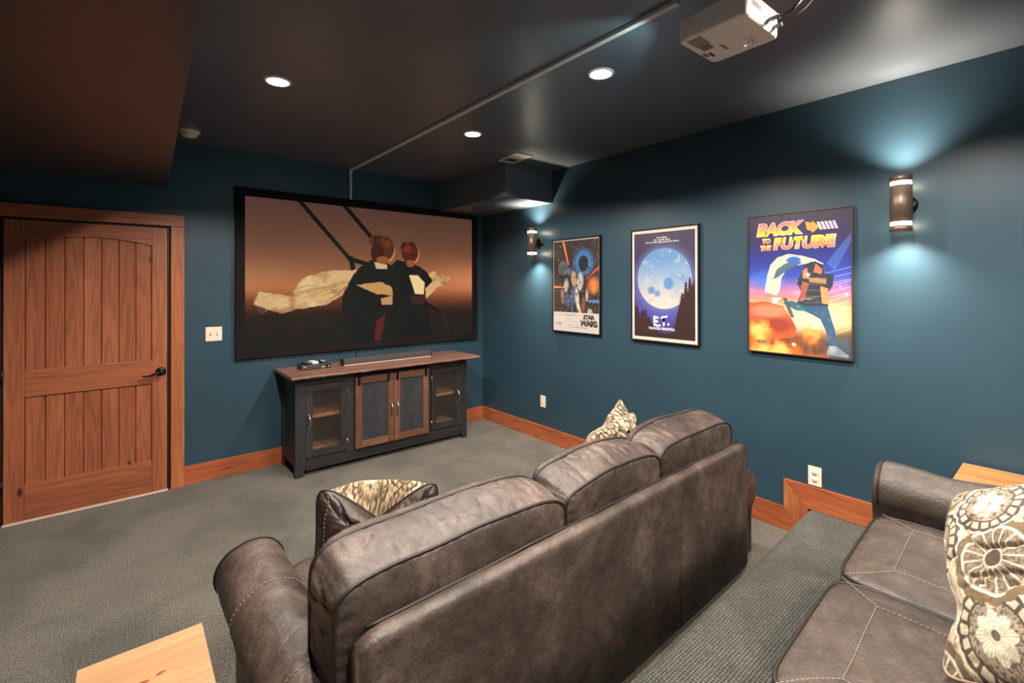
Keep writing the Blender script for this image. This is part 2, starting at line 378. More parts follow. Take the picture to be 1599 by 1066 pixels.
m1 = MB(); m1.lathe([(0.0001, -0.062), (0.014, -0.060), (0.017, -0.05), (0.011, -0.04), (0.011, -0.01)], axis='y')
m1.tube([(0.0, -0.052, 0), (-0.03, -0.056, -0.004), (-0.06, -0.056, -0.016), (-0.085, -0.054, -0.022), (-0.105, -0.052, -0.019), (-0.115, -0.05, -0.014)], [0.010, 0.009, 0.0075, 0.0065, 0.006, 0.004])
m1.build('lever', M['bronze'], hd)
for z in (1.765, 0.985, 0.25):
    m1 = MB(); m1.tube([(X0 - 0.008, yf - 0.004, z - 0.048), (X0 - 0.008, yf - 0.004, z + 0.048)], 0.008); m1.box(X0 - 0.012, X0 - 0.003, yf, yf + 0.003, z - 0.045, z + 0.045); m1.build('hinge', M['black'], dr)
cs = empty('trim_1', (0, YB, 0), kind='structure')
MB().box(0.284, 0.3715, -0.045, -0.001, 0, 2.052, 0.004).build('casing_board', M['casing'], cs)
MB().box(-0.712, -0.632, -0.045, -0.001, 0, 2.052, 0.004).build('casing_board', M['casing'], cs)
MB().box(-0.712, 0.3715, -0.047, -0.001, 2.053, 2.142, 0.004).build('header_board', M['casingh'], cs)
m1 = MB(); m1.box(0.266, 0.2835, -0.012, -0.001, 0, 2.052); m1.box(-0.6315, -0.616, -0.012, -0.001, 0, 2.052); m1.box(-0.616, 0.266, -0.020, -0.001, 2.038, 2.052); m1.build('shaded_jamb_gap', M['piping'], cs)  # dark colour carries the shade of the gap between slab and casing
MB().box(-0.616, 0.266, -0.05, -0.001, 0.0, 0.010, 0.002).build('threshold_strip', M['threshold'], cs)

# ================================================================ prints (flat pictures painted as colour attributes)
class Art:
    def __init__(s, w, h, base=(0, 0, 0)):
        s.w, s.h = w, h; u = (np.arange(w) + .5) / w; v = (np.arange(h) + .5) / h
        s.U, s.V = np.meshgrid(u, v); s.asp = w / h; s.c = np.ones((h, w, 3)) * np.array(base, float)
        s.px = 1.2 / w
    def blend(s, mask, col, a=1.0):
        m = np.clip(mask, 0, 1)[..., None] * a; col = np.array(col, float) if not (isinstance(col, np.ndarray) and col.ndim == 3) else col
        s.c = s.c * (1 - m) + col * m
    def ell(s, cx, cy, rx, ry, col, a=1.0, soft=None, rot=0.0):
        dx, dy = (s.U - cx) * s.asp, s.V - cy; cr, sr = math.cos(rot), math.sin(rot); rx_ = rx * s.asp
        X, Y = dx * cr + dy * sr, -dx * sr + dy * cr; d = np.sqrt((X / rx_) ** 2 + (Y / ry) ** 2)
        s_ = soft if soft is not None else s.px * s.asp / min(rx_, ry) * 1.0
        s.blend((1 - d) / s_ + .5, col, a)
    def poly(s, pts, col, a=1.0, jag=0.0):
        m = np.zeros_like(s.U); U = s.U + (s.fbm(30, 3, 5) - .5) * jag; V = s.V + (s.fbm(30, 3, 9) - .5) * jag; n = len(pts)
        ins = np.zeros(s.U.shape, bool)
        for i in range(n):
            x1, y1 = pts[i]; x2, y2 = pts[(i + 1) % n]
            if y1 == y2: continue
            c = ((y1 > V) != (y2 > V)) & (U < (x2 - x1) * (V - y1) / (y2 - y1) + x1); ins ^= c
        s.blend(ins.astype(float), col, a)
    def line(s, x1, y1, x2, y2, w1, col, w2=None, a=1.0, soft=0.0):
        A = s.asp; w2 = w1 if w2 is None else w2; px, py = (s.U - x1) * A, s.V - y1; dx, dy = (x2 - x1) * A, y2 - y1; L2 = dx * dx + dy * dy
        t = np.clip((px * dx + py * dy) / L2, 0, 1); d = np.hypot(px - t * dx, py - t * dy); ww = w1 + (w2 - w1) * t
        s.blend((ww - d) / (soft if soft else 1.0 / s.h) + .5, col, a)
    def fbm(s, f, oct=4, seed=0, ay=1.0):
        r = np.random.RandomState(seed); out = np.zeros_like(s.U); amp = 1; tot = 0
        for o in range(oct):
            n = 64; g = r.rand(n, n); x = s.U * s.asp * f % n; y = s.V * f * ay % n; xi = x.astype(int); yi = y.astype(int); fx = x - xi; fy = y - yi
            fx = fx * fx * (3 - 2 * fx); fy = fy * fy * (3 - 2 * fy); x1 = (xi + 1) % n; y1 = (yi + 1) % n
            out += amp * ((g[yi, xi] * (1 - fx) + g[yi, x1] * fx) * (1 - fy) + (g[y1, xi] * (1 - fx) + g[y1, x1] * fx) * fy); tot += amp; amp *= .5; f *= 2
        return out / tot
    def grad(s, stops, axis='v'):
        t = s.V if axis == 'v' else s.U; ps = [p for p, _ in stops]
        return np.stack([np.interp(t, ps, [c[k] for _, c in stops]) for k in range(3)], -1)
def print_mesh(name, art, P, mat, parent, ink=1.0):
    """P(u,v) -> 3d position arrays; one vertex per sample"""
    h, w_ = art.h, art.w; u = np.linspace(0, 1, w_); v = np.linspace(0, 1, h); U, V = np.meshgrid(u, v)
    co = P(U, V).reshape(-1, 3); idx = np.arange(h * w_).reshape(h, w_)
    q = np.stack([idx[:-1, :-1], idx[1:, :-1], idx[1:, 1:], idx[:-1, 1:]], -1).reshape(-1, 4)
    me = fast_mesh(name, co, q); attr(me, lin(np.clip(art.c * ink, 0, 255)).reshape(-1, 3))
    return link(name, me, mat, parent)
def fast_mesh(name, co, q, smooth=True):
    me = bpy.data.meshes.new(name); n, m = len(co), len(q)
    me.vertices.add(n); me.vertices.foreach_set('co', np.ascontiguousarray(co, np.float32).ravel())
    me.loops.add(m * 4); me.loops.foreach_set('vertex_index', np.ascontiguousarray(q, np.int32).ravel())
    me.polygons.add(m); me.polygons.foreach_set('loop_start', np.arange(0, m * 4, 4, dtype=np.int32)); 
    me.update(calc_edges=True); me.polygons.foreach_set('use_smooth', np.full(m, smooth)); me.validate(); return me
def attr(me, rgb):
    a = me.color_attributes.new('print', 'FLOAT_COLOR', 'POINT'); c = np.ones((len(rgb), 4), np.float32); c[:, :3] = rgb; a.data.foreach_set('color', c.ravel())
def text_mesh(body, bold=0.0, res=3, space=1.0, align='CENTER', line=1.0):
    cu = bpy.data.curves.new('t', 'FONT'); cu.body = body; cu.offset = bold; cu.resolution_u = res; cu.space_character = space; cu.align_x = align; cu.space_line = line
    o = bpy.data.objects.new('t', cu); COL.objects.link(o); dg = bpy.context.evaluated_depsgraph_get(); dg.update()
    me = bpy.data.meshes.new_from_object(o.evaluated_get(dg)); bpy.data.objects.remove(o); bpy.data.curves.remove(cu)
    return me
def put_text(name, body, box, P, off, mat, parent, bold=0.0, warp=None, space=1.0, line=1.0, colf=None, keep=None, align='CENTER'):
    """box = (u0,v0,u1,v1) in picture units; P(u,v,off) -> 3d"""
    me = text_mesh(body, bold, 3, space, align, line); co = np.array([v.co[:] for v in me.vertices])
    if keep is None: lo, hi = co.min(0), co.max(0)
    else: lo, hi = keep
    u0, v0, u1, v1 = box; t = (co[:, 0] - lo[0]) / (hi[0] - lo[0]); s = (hi[1] - co[:, 1]) / (hi[1] - lo[1])
    if warp: t, s = warp(t, s)
    U, V = u0 + t * (u1 - u0), v0 + s * (v1 - v0); q = P(U, V, off)
    for v, c in zip(me.vertices, q): v.co = c
    if colf is not None: attr(me, lin(colf(t, s)))
    me.update(); link(name, me, mat, parent); return lo, hi
def quad_plate(P, u0, v0, u1, v1, o0, o1):
    a = np.array([u0, u1, u1, u0] * 2, float); b = np.array([v0, v0, v1, v1] * 2, float); o = np.array([o0] * 4 + [o1] * 4)
    return [tuple(P(np.array(x), np.array(y), z)) for x, y, z in zip(a, b, o)], [(0, 1, 2, 3), (7, 6, 5, 4), (0, 4, 5, 1), (1, 5, 6, 2), (2, 6, 7, 3), (3, 7, 4, 0)]
def wallP(y1, z1, w_, h_, base=0.022, tilt=0.0):
    def P(u, v, off=0.0):
        u = np.asarray(u, float); v = np.asarray(v, float); u, v = np.broadcast_arrays(u, v)
        return np.stack([np.full(u.shape, XR - base - off) - tilt * (1 - v), y1 - u * w_, z1 - v * h_], -1)
    return P

# ---- projection screen on the back wall
sx0, sx1, sz0, sz1 = 0.797, 3.143, 1.035, 2.355
scr = empty('projection_screen', (0, 0, 0), label='wide fixed-frame projection screen in black velvet frame showing a dusk sea scene', cat='screen')
fw, fd = 0.072, 0.040
def frame4(parent, name, mat, x0, x1, z0, z1, w_, y0, y1, b=0.003):
    MB().box(x0 - w_, x1 + w_, y0, y1, z1, z1 + w_, b).build(name, mat, parent); MB().box(x0 - w_, x1 + w_, y0, y1, z0 - w_, z0, b).build(name, mat, parent)
    MB().box(x0 - w_, x0, y0, y1, z0, z1, b).build(name, mat, parent); MB().box(x1, x1 + w_, y0, y1, z0, z1, b).build(name, mat, parent)
frame4(scr, 'frame_bar', M['velvet'], sx0, sx1, sz0, sz1, fw, YB - fd, YB - 0.001)
A = Art(560, 315)
A.c = A.grad([(0, (84, 58, 48)), (.3, (116, 76, 54)), (.5, (158, 98, 64)), (.6, (184, 104, 58)), (.68, (112, 54, 34)), (.78, (46, 28, 22)), (1, (20, 24, 20))])
A.blend(np.clip(A.U * 1.5 - .55, 0, 1) * np.exp(-((A.V - .55) / .14) ** 2), (238, 150, 98), .8)
A.blend(np.clip(.35 - A.U, 0, 1) * 2 * np.exp(-((A.V - .55) / .12) ** 2), (196, 140, 92), .7)
A.blend((.5 - A.V) * (.6 - A.U) * 2, (96, 62, 66), .5); A.blend(np.clip(A.V * 2 - 1.45, 0, 1), (28, 34, 30), .75)
A.blend(A.fbm(3, 4, 3) - .35, (86, 54, 44), .25)
for x1, y1, x2, y2, w_ in ((.19, .0, .385, .385, .011), (.385, .385, .46, .42, .013), (.365, .0, .475, .21, .012), (.39, .38, .40, .47, .014)): A.line(x1, y1, x2, y2, w_ * 1.25, (18, 20, 15))
# wind-blown pale cloths
for pts in ([(.30, .475), (.47, .455), (.43, .56), (.37, .64), (.29, .715), (.18, .745), (.12, .77), (.03, .70), (.05, .62), (.16, .655), (.185, .56), (.22, .51)],
            [(.77, .46), (.87, .515), (.86, .565), (.80, .60), (.74, .69), (.72, .62)]):
    A.poly(pts, (222, 178, 122), jag=.015)
f1 = A.fbm(14, 4, 11, 1.6); inside = (A.c[..., 0] > 205) & (A.c[..., 1] > 160) & (A.V > .44) & (A.V < .8)
A.blend(inside * np.clip(f1 * 2.4 - 1.05, 0, 1), (140, 84, 52), .8); A.blend(inside * np.clip(A.fbm(7, 3, 4, .5) * 2.6 - 1.3, 0, 1), (246, 218, 168), .9)
for k in range(9):
    x0_ = .06 + k * .035; A.line(x0_, .66 + .01 * math.sin(k * 2), x0_ + .16, .58 + .02 * math.sin(k) - .004 * k, .003, (170, 124, 80), .006, a=.55 * (1 if True else 0), soft=.01)
for k in range(7): A.line(.30 + .02 * k, .69 - .03 * k, .44 + .003 * k, .50 + .012 * k, .003, (150, 98, 60), .005, a=.6, soft=.008)
for k in range(10): A.line(.11 - .004 * k, .64 + .012 * k, .02 + .003 * k, .62 + .016 * k, .0025, (206, 168, 120), .001, a=.7)
# two plain cloaked figures in shadow
A.poly([(.355, 1), (.355, .66), (.375, .585), (.40, .5), (.43, .44), (.49, .375), (.53, .40), (.57, .42), (.60, .38), (.65, .40), (.70, .42), (.745, .47), (.775, .55), (.74, .60), (.735, .68), (.76, .80), (.76, 1)], (24, 27, 24), jag=.01)
A.poly([(.41, .575), (.53, .555), (.575, .60), (.575, .66), (.50, .645)], (206, 150, 92), jag=.012)
A.poly([(.655, .50), (.70, .50), (.735, .56), (.73, .655), (.685, .65)], (246, 216, 150)); A.poly([(.52, .68), (.575, .66), (.575, .73), (.525, .73)], (196, 150, 100))
A.poly([(.49, .40), (.55, .42), (.55, .455), (.50, .455)], (206, 186, 140))
A.ell(.547, .315, .040, .088, (226, 134, 72), rot=.10); A.ell(.533, .295, .050, .098, (84, 42, 24), rot=.05); A.ell(.515, .25, .048, .055, (100, 52, 28), rot=.1); A.ell(.505, .33, .030, .07, (60, 28, 16)); A.ell(.53, .385, .03, .03, (150, 84, 46))
A.ell(.670, .325, .036, .082, (232, 158, 96), rot=.06); A.ell(.660, .315, .042, .086, (84, 32, 20)); A.ell(.655, .275, .040, .045, (112, 42, 26)); A.ell(.662, .405, .022, .03, (150, 84, 52))
A.poly([(.66, .66), (.74, .66), (.735, .735), (.67, .72)], (66, 34, 30)); A.line(.74, .73, .83, .82, .02, (30, 22, 20), .012); A.line(.83, .82, .865, .99, .012, (52, 34, 28)); A.poly([(.50, .85), (.545, .80), (.52, 1), (.49, 1)], (92, 36, 32))
warmm = (A.c[..., 0] > A.c[..., 2] + 70) & (A.U > .46) & (A.U < .72) & (A.V < .5)
hair = (A.c[..., 0] < 120) & warmm
A.blend(hair * np.clip(A.fbm(40, 3, 15, .5) * 3 - 1.2, 0, 1), (40, 18, 12), .8); A.blend(hair * np.clip(A.fbm(30, 3, 25, .4) * 4 - 2.4, 0, 1), (178, 92, 48), .8)
skin = (A.c[..., 0] > 200) & warmm; A.blend(skin * np.clip(.56 - A.U + .35 * (A.fbm(14, 3, 18) - .5), 0, 1) * 4, (150, 74, 38), .6)
coat = (A.c.sum(-1) < 90) & (A.V > .38); A.blend(coat * np.clip(A.fbm(12, 4, 19, .5) * 4 - 2.3, 0, 1), (50, 38, 32), .7)
A.blend(A.fbm(60, 2, 8) * .5, (20, 14, 12), .12)
for _ in range(1): A.c[1:-1, 1:-1] = (A.c[1:-1, 1:-1] * 2 + A.c[:-2, 1:-1] + A.c[2:, 1:-1] + A.c[1:-1, :-2] + A.c[1:-1, 2:]) / 6
def PS(u, v, off=0.0): return np.stack([sx0 + u * (sx1 - sx0), np.full(np.shape(u), YB - 0.030), sz1 - v * (sz1 - sz0)], -1)
print_mesh('projected_picture', A, PS, vcol('glowing_projection_surface', emit=0.95, spec=0.05), scr)  # emission stands in for projector light reflected by the screen
MB().box(sx0, sx1, YB - 0.028, YB - 0.002, sz0, sz1).build('backing_board', M['dark'], scr)
for x, z in ((1.10, sz0 - .036), (1.99, sz0 - .036), (2.99, sz0 + .0), (1.99, sz1 + .036)):
    m1 = MB(); m1.lathe([(0.0001, -0.003), (0.004, -0.002), (0.005, 0)], c=(x, YB - fd, z), axis='y', seg=10); m1.build('screw', M['silver'], scr)

# ---- posters on the right wall
def poster(y0, y1, z0, z1, label, fm, mw=0.012, base=0.022):
    t = empty('framed_poster', (0, 0, 0), label=label, cat='poster')
    P = wallP(y1, z1, y1 - y0, z1 - z0, base)
    for (a, b, c, d) in ((0, 0, 1, 0), (0, 1, 1, 1), (0, 0, 0, 1), (1, 0, 1, 1)):
        hw, hh = mw / (y1 - y0), mw / (z1 - z0); m1 = MB()
        u0, v0, u1, v1 = a - (0 if a == 0 and c == 0 else 0), b, c, d
        if a == c: u0, u1, v0, v1 = (0, hw, hh, 1 - hh) if a == 0 else (1 - hw, 1, hh, 1 - hh)
        else: u0, u1, v0, v1 = (0, 1, 0, hh) if b == 0 else (0, 1, 1 - hh, 1)
        vv, ff = quad_plate(P, u0, v0, u1, v1, -base + 0.001, 0.006); m1.add(vv, ff); m1.build('frame_bar', fm, t)
    vv, ff = quad_plate(P, 0.005, 0.005, .995, .995, -base + 0.001, -0.004); MB().add(vv, ff).build('backing_board', M['dark'], t)
    return t, P
PV = vcol('poster_print_gloss', rough=0.42, coat=0.12); TXT = vcol('poster_gradient_ink', rough=0.4)
# 1: space-opera poster, credits block below
t1, P1 = poster(2.738, 3.349, 1.132, 2.037, 'framed poster of dark star field with STAR WARS title on white strip', M['posterframe'])
A = Art(150, 222, (66, 58, 54)); A.blend(A.fbm(8, 4, 2) - .3, (40, 36, 36), .5)
A.ell(.235, .31, .115, .078, (128, 130, 136)); A.blend(((A.U - .235) ** 2 / .115 ** 2 + (A.V - .31) ** 2 / .078 ** 2 < 1) * A.fbm(24, 3, 6), (70, 72, 80), .9)
A.ell(.67, .26, .20, .14, (72, 130, 196), soft=.55); A.ell(.67, .27, .10, .085, (44, 46, 54), soft=.15)
A.line(.24, .03, .35, .27, .018, (232, 92, 70), .010); A.line(.24, .03, .35, .27, .007, (255, 176, 120), .004)
A.line(.99, .31, .74, .43, .010, (236, 96, 76), .006); A.line(.02, .515, .28, .52, .010, (244, 150, 96), .007)
A.ell(.87, .50, .11, .075, (222, 112, 50), soft=.9); A.blend((A.U > .74) * np.clip(1 - ((A.U - .88) / .13) ** 2 - ((A.V - .5) / .11) ** 2, 0, 1) * A.fbm(20, 3, 4), (255, 178, 90), .9)
A.line(.80, .66, .99, .665, .014, (92, 138, 206), .016)
for cx, cy, rx, ry, c, r_ in ((.30, .50, .055, .10, (210, 200, 190), .15), (.33, .66, .05, .12, (92, 104, 150), -.1), (.37, .35, .065, .05, (84, 130, 190), 0), (.47, .43, .06, .12, (214, 176, 146), -.1), (.46, .61, .08, .12, (102, 112, 152), .1),
                              (.60, .46, .07, .13, (216, 208, 202), .05), (.54, .64, .04, .16, (232, 226, 206), -.12), (.63, .86, .03, .05, (236, 222, 200), -.3), (.585, .76, .035, .10, (230, 222, 196), -.25), (.67, .70, .04, .10, (150, 106, 58), 0),
                              (.80, .78, .055, .055, (196, 196, 208), 0), (.22, .62, .04, .11, (160, 130, 100), -.1), (.43, .74, .03, .10, (84, 92, 140), .1), (.74, .60, .03, .09, (206, 190, 186), 0)):
    A.ell(cx, cy, rx, ry * .75, c, soft=.35, rot=r_, a=.9)
A.blend((A.V > .3) * (A.V < .86) * (A.U > .2) * (A.U < .86) * np.clip(A.fbm(34, 3, 13) * 3 - 1.7, 0, 1), (48, 42, 44), .8)
A.blend((A.fbm(90, 1, 21) > .93) * 1.0, (210, 206, 200), .8)
A.blend((A.V > .79) * 1.0, (224, 212, 206)); A.blend(((A.U < .022) | (A.U > .978) | (A.V < .018) | (A.V > .985)) * 1.0, (226, 214, 208))
for v_, u0, u1 in ((.815, .07, .62), (.832, .28, .46), (.858, .28, .44), (.890, .27, .60), (.905, .06, .20), (.925, .33, .72), (.920, .06, .20), (.935, .06, .20), (.945, .38, .74)):
    A.blend((np.abs(A.V - v_) < .0035) * (A.U > u0) * (A.U < u1) * (A.fbm(160, 1, int(v_ * 1000)) > .4), (120, 108, 106), .85)
print_mesh('printed_sheet', A, lambda u, v: P1(.014 + u * .972, .01 + v * .98, 0), PV, t1, .87)
def star(t, s): return (t - .5) * (1.0 - .0 * s) + .5 + (1 - s) * .0, s
put_text('title_lettering', 'STAR', (.655, .802, .900, .850), P1, .002, M['inkblack'], t1, bold=.05, space=.9, warp=lambda t, s: ((t - .5) * (.84 + .16 * s) + .5, s))
put_text('title_lettering', 'WARS', (.585, .857, .955, .922), P1, .002, M['inkblack'], t1, bold=.05, space=.9, warp=lambda t, s: ((t - .5) * (.86 + .14 * s) + .5, s))
# 2: moon poster
t2, P2 = poster(1.799, 2.407, 1.128, 2.046, 'framed poster of big blue moon above dark trees with E.T. title', M['posterframe'])
A = Art(190, 285); A.c = A.grad([(0, (66, 54, 78)), (.3, (72, 62, 104)), (.6, (90, 84, 156)), (.8, (84, 82, 172)), (1, (60, 54, 110))])
A.ell(.505, .438, .49, .320, (126, 150, 214), a=.55, soft=.25)
A.ell(.505, .438, .445, .287, A.grad([(0, (112, 158, 210)), (.25, (112, 158, 212)), (.42, (160, 184, 214)), (.6, (214, 206, 204)), (.72, (232, 216, 204)), (1, (232, 220, 208))]))
inm = (((A.U - .505) / .435) ** 2 + ((A.V - .438) / .281) ** 2 < 1) * 1.0
A.blend(inm * np.clip(A.fbm(7, 5, 31) * 4 - 2.1, 0, 1) * np.clip(1.2 - A.V, 0, 1), (96, 146, 206), .8); A.blend(inm * np.clip(A.fbm(22, 4, 33) * 4 - 2.5, 0, 1), (240, 228, 214), .7)
A.ell(.585, .485, .075, .055, (104, 150, 206), soft=.35); A.ell(.30, .55, .06, .035, (108, 148, 204), soft=.5); A.ell(.40, .58, .05, .03, (120, 156, 206), soft=.6)
def firs(A, xs, tops, col, base=1.0):
    for x, tp in zip(xs, tops):
        hgt = base - tp; yy = np.clip((A.V - tp) / hgt, 0, 1); wd = (.012 + .14 * yy) * (0.55 + .45 * np.abs(np.sin(A.V * 120 + x * 40))) * (.7 + .6 * A.fbm(60, 2, int(x * 97) + 3))
        A.blend((A.V > tp) * (np.abs(A.U - x) < wd) * 1.0, col)
firs(A, (.99, .92, .86, .80, .96, .76), (.46, .43, .47, .57, .50, .70), (58, 38, 38)); firs(A, (.0, .05, .14, .19, .26, .31), (.64, .70, .74, .73, .80, .86), (62, 42, 46)); firs(A, (.4, .48, .56, .64), (.93, .95, .96, .94), (60, 40, 42))
A.blend((A.V > .955) * 1.0, (60, 40, 40))
A2 = A; print_mesh('printed_sheet', A, lambda u, v: P2(.055 + u * .89, .042 + v * .916, 0), PV, t2, .87)
for q in ((.018, .012, .982, .040), (.018, .960, .982, .988), (.018, .04, .053, .96), (.947, .04, .982, .96)):
    vv, ff = quad_plate(P2, *q, -.006, .001); MB().add(vv, ff).build('border_strip', M['paper'], t2)
put_text('tagline_lettering', 'He is afraid.\nHe is totally alone.\nHe is 3 million light years from home.', (.24, .078, .73, .136), P2, .002, M['inkwhite'], t2, bold=.012, line=.95)
put_text('title_lettering', 'E.T.', (.355, .768, .595, .856), P2, .002, M['inkwhite'], t2, bold=.035, warp=lambda t, s: (t + .05 * np.sin(s * 9 + t * 3) * .4, s + .10 * np.sin(t * 5)))
put_text('subtitle_lettering', 'THE EXTRA-TERRESTRIAL', (.280, .868, .670, .890), P2, .002, M['inkwhite'], t2, bold=.02)
# 3: large colourful poster
t3, P3 = poster(0.842, 1.444, 1.137, 2.052, 'large glossy colourful poster of fire and sunset titled BACK TO THE FUTURE', M['chromeframe'], mw=.007, base=.026)
A = Art(300, 446); A.c = A.grad([(0, (58, 44, 64)), (.2, (52, 42, 96)), (.32, (40, 56, 150)), (.45, (64, 84, 190)), (.53, (176, 120, 190)), (.60, (226, 140, 130)), (.68, (250, 200, 110)), (.76, (252, 214, 110)), (.83, (120, 96, 70)), (.92, (52, 46, 48)), (1, (40, 38, 44))])
A.blend(np.clip(A.fbm(5, 4, 41, 3.2) * 3 - 1.5, 0, 1) * (A.V > .42) * (A.V < .66), (232, 210, 240), .6); A.blend(np.clip(A.fbm(6, 4, 47, 4) * 3 - 1.6, 0, 1) * (A.V > .5) * (A.V < .75) * (A.U > .6), (232, 96, 150), .55)
for k in range(14):
    y = .42 + .03 * k; A.line(.5 + .02 * k, y + .06, 1.0, y - .03 + .01 * (k % 3), .0016, (214, 226, 250), .0022, a=.6)
A.ell(.2, .47, .16, .06, (70, 120, 220), soft=.8, a=.7); A.poly([(.78, .36), (1, .16), (1, .22), (.85, .42)], (86, 140, 220), .5)
A.ell(.62, .74, .30, .10, (255, 240, 190), soft=.9, a=.9)
# pale curved swoosh
A.poly([(.175, .56), (.20, .44), (.24, .36), (.31, .31), (.42, .29), (.55, .305), (.68, .335), (.75, .365), (.73, .39), (.60, .36), (.48, .375), (.40, .40), (.35, .46), (.33, .55), (.30, .585)], (232, 232, 196), jag=.006)
A.poly([(.26, .47), (.30, .40), (.38, .355), (.47, .35), (.56, .35), (.46, .39), (.38, .42), (.33, .45)], (66, 96, 120), .9, jag=.008); A.ell(.47, .335, .07, .025, (60, 110, 200), soft=.4)
A.poly([(.25, .60), (.345, .60), (.30, .64), (.27, .70)], (246, 244, 232), .9)
# glowing rounded mass, low left
A.poly([(.0, .64), (.18, .63), (.36, .66), (.44, .74), (.50, .82), (.48, .88), (.3, .90), (.0, .88)], (206, 92, 62), jag=.01); A.ell(.22, .70, .20, .045, (244, 150, 120), soft=.7, a=.8); A.ell(.30, .80, .16, .05, (150, 60, 44), soft=.7, a=.8)
A.poly([(.36, .60), (.40, .60), (.48, .74), (.44, .74)], (70, 64, 90), .8)
# plain upright dark shape with a blue lower half
A.poly([(.55, .42), (.60, .36), (.68, .345), (.74, .37), (.76, .43), (.84, .44), (.83, .52), (.79, .56), (.80, .66), (.52, .655), (.50, .64), (.55, .55), (.50, .50)], (52, 58, 70), jag=.015)
A.poly([(.68, .36), (.74, .40), (.73, .44), (.66, .42)], (206, 120, 84), jag=.01); A.poly([(.56, .41), (.60, .39), (.62, .47), (.56, .46)], (214, 150, 110), .9, jag=.01); A.poly([(.62, .46), (.78, .47), (.77, .50), (.62, .49)], (214, 146, 92), .9)
A.poly([(.56, .48), (.62, .50), (.57, .62), (.52, .63)], (198, 96, 84), .8, jag=.015); A.poly([(.72, .52), (.79, .53), (.80, .64), (.74, .63)], (236, 176, 96), .8, jag=.02)
A.poly([(.55, .655), (.79, .655), (.83, .76), (.86, .84), (.86, .92), (.80, .92), (.77, .82), (.72, .74), (.60, .70)], (58, 92, 128), jag=.008); A.poly([(.45, .62), (.60, .66), (.68, .70), (.50, .69), (.36, .64)], (40, 96, 124), .9)
A.poly([(.79, .92), (.87, .92), (.97, .975), (.96, .99), (.78, .985)], (206, 216, 222), jag=.01); A.line(.80, .985, .97, .99, .004, (90, 60, 60))
inside = (A.V > .42) * (A.U > .5) * (A.U < .87); A.blend(inside * np.clip(A.fbm(26, 3, 77, 1.4) * 4 - 2.6, 0, 1) * (A.V < .9), (240, 220, 180), .5)
A.blend(inside * np.clip(np.sin(A.V * 150 + 2 * A.fbm(8, 2, 3)) - .3, 0, 1) * (A.V < .64) * (A.U > .57) * (A.U < .78), (220, 190, 170), .3)
A.blend((A.V > .86) * (A.U > .55) * np.clip(A.fbm(9, 4, 52) * 3 - 1.2, 0, 1), (88, 104, 120), .7)
fl = A.fbm(9, 5, 61, .8); hgt = np.interp(A.U, [0, .1, .2, .35, .5, .65, .8, 1], [.80, .76, .84, .86, .84, .86, .92, 1.05])
A.blend(np.clip((A.V - hgt) * 9 + (fl - .5) * 3.2 + .3, 0, 1) * (A.U < .8) * (A.V > .74), (230, 110, 40), .9); A.blend(np.clip((A.V - hgt) * 6 + (fl - .55) * 5, 0, 1) * (A.U < .72) * (A.V > .76), (255, 206, 110), .95)
A.blend(np.clip((A.fbm(7, 4, 64, 2) - .55) * 6, 0, 1) * (A.V > .88) * (A.U < .45), (70, 34, 26), .8)
for x, y, r_ in ((.61, .44, .018), (.95, .57, .012), (.93, .66, .015), (.9, .52, .008), (.47, .93, .02)): A.ell(x, y, r_, r_ * .6, (255, 244, 230), soft=.9)
print_mesh('printed_sheet', A, lambda u, v: P3(.010 + u * .98, .007 + v * .986, 0), PV, t3, .90)
def fire(t, s):
    s = np.clip(s, 0, 1); return np.stack([np.full(s.shape, 250.), np.interp(s, [0, .45, 1], [226, 150, 110]), np.interp(s, [0, .45, 1], [70, 60, 110])], -1)
def fire2(t, s):
    s = np.clip(s, 0, 1); return np.stack([np.full(s.shape, 250.), np.interp(s, [0, .5, 1], [110, 150, 226]), np.interp(s, [0, .5, 1], [130, 60, 70])], -1)
def pink(t, s): return np.tile(np.array([236., 206., 236.]), (len(t), 1))
def bttf(body, box, cf, sh=.10, bold=.06):
    w1 = lambda t, s: (t - s * sh * .6, s - 0.0 * t)
    hb = text_mesh(body, bold + .03); co = np.array([v.co[:] for v in hb.vertices]); keep = (co.min(0), co.max(0))
    put_text('title_outline', body, box, P3, .0015, TXT, t3, bold=bold + .03, warp=w1, colf=pink, keep=keep, space=.95)
    put_text('title_lettering', body, box, P3, .003, TXT, t3, bold=bold, warp=w1, colf=cf, keep=keep, space=.95)
bttf('BACK', (.115, .060, .60, .160), lambda t, s: fire2(t, s), .10); bttf('FUTURE', (.275, .172, .875, .262), fire, .05)
bttf('TO', (.155, .172, .250, .212), fire, .15); bttf('THE', (.135, .222, .255, .262), fire, .12)
def flat(name, uvs, col):
    q = P3(np.array([a for a, b in uvs]), np.array([b for a, b in uvs]), .0025); me = mesh_from(q, [tuple(range(len(uvs)))]); attr(me, lin(np.tile(np.array(col, float), (len(uvs), 1)))); link(name, me, TXT, t3)
flat('title_arrow', [(.585, .075), (.645, .088), (.65, .074), (.715, .118), (.65, .158), (.64, .142), (.60, .132)], (246, 150, 70))
for k in range(5): flat('title_stripe', [(.69 + .034 * k, .085), (.714 + .034 * k, .085), (.742 + .034 * k, .138), (.718 + .034 * k, .138)], (240, 214 - 10 * k, 214))

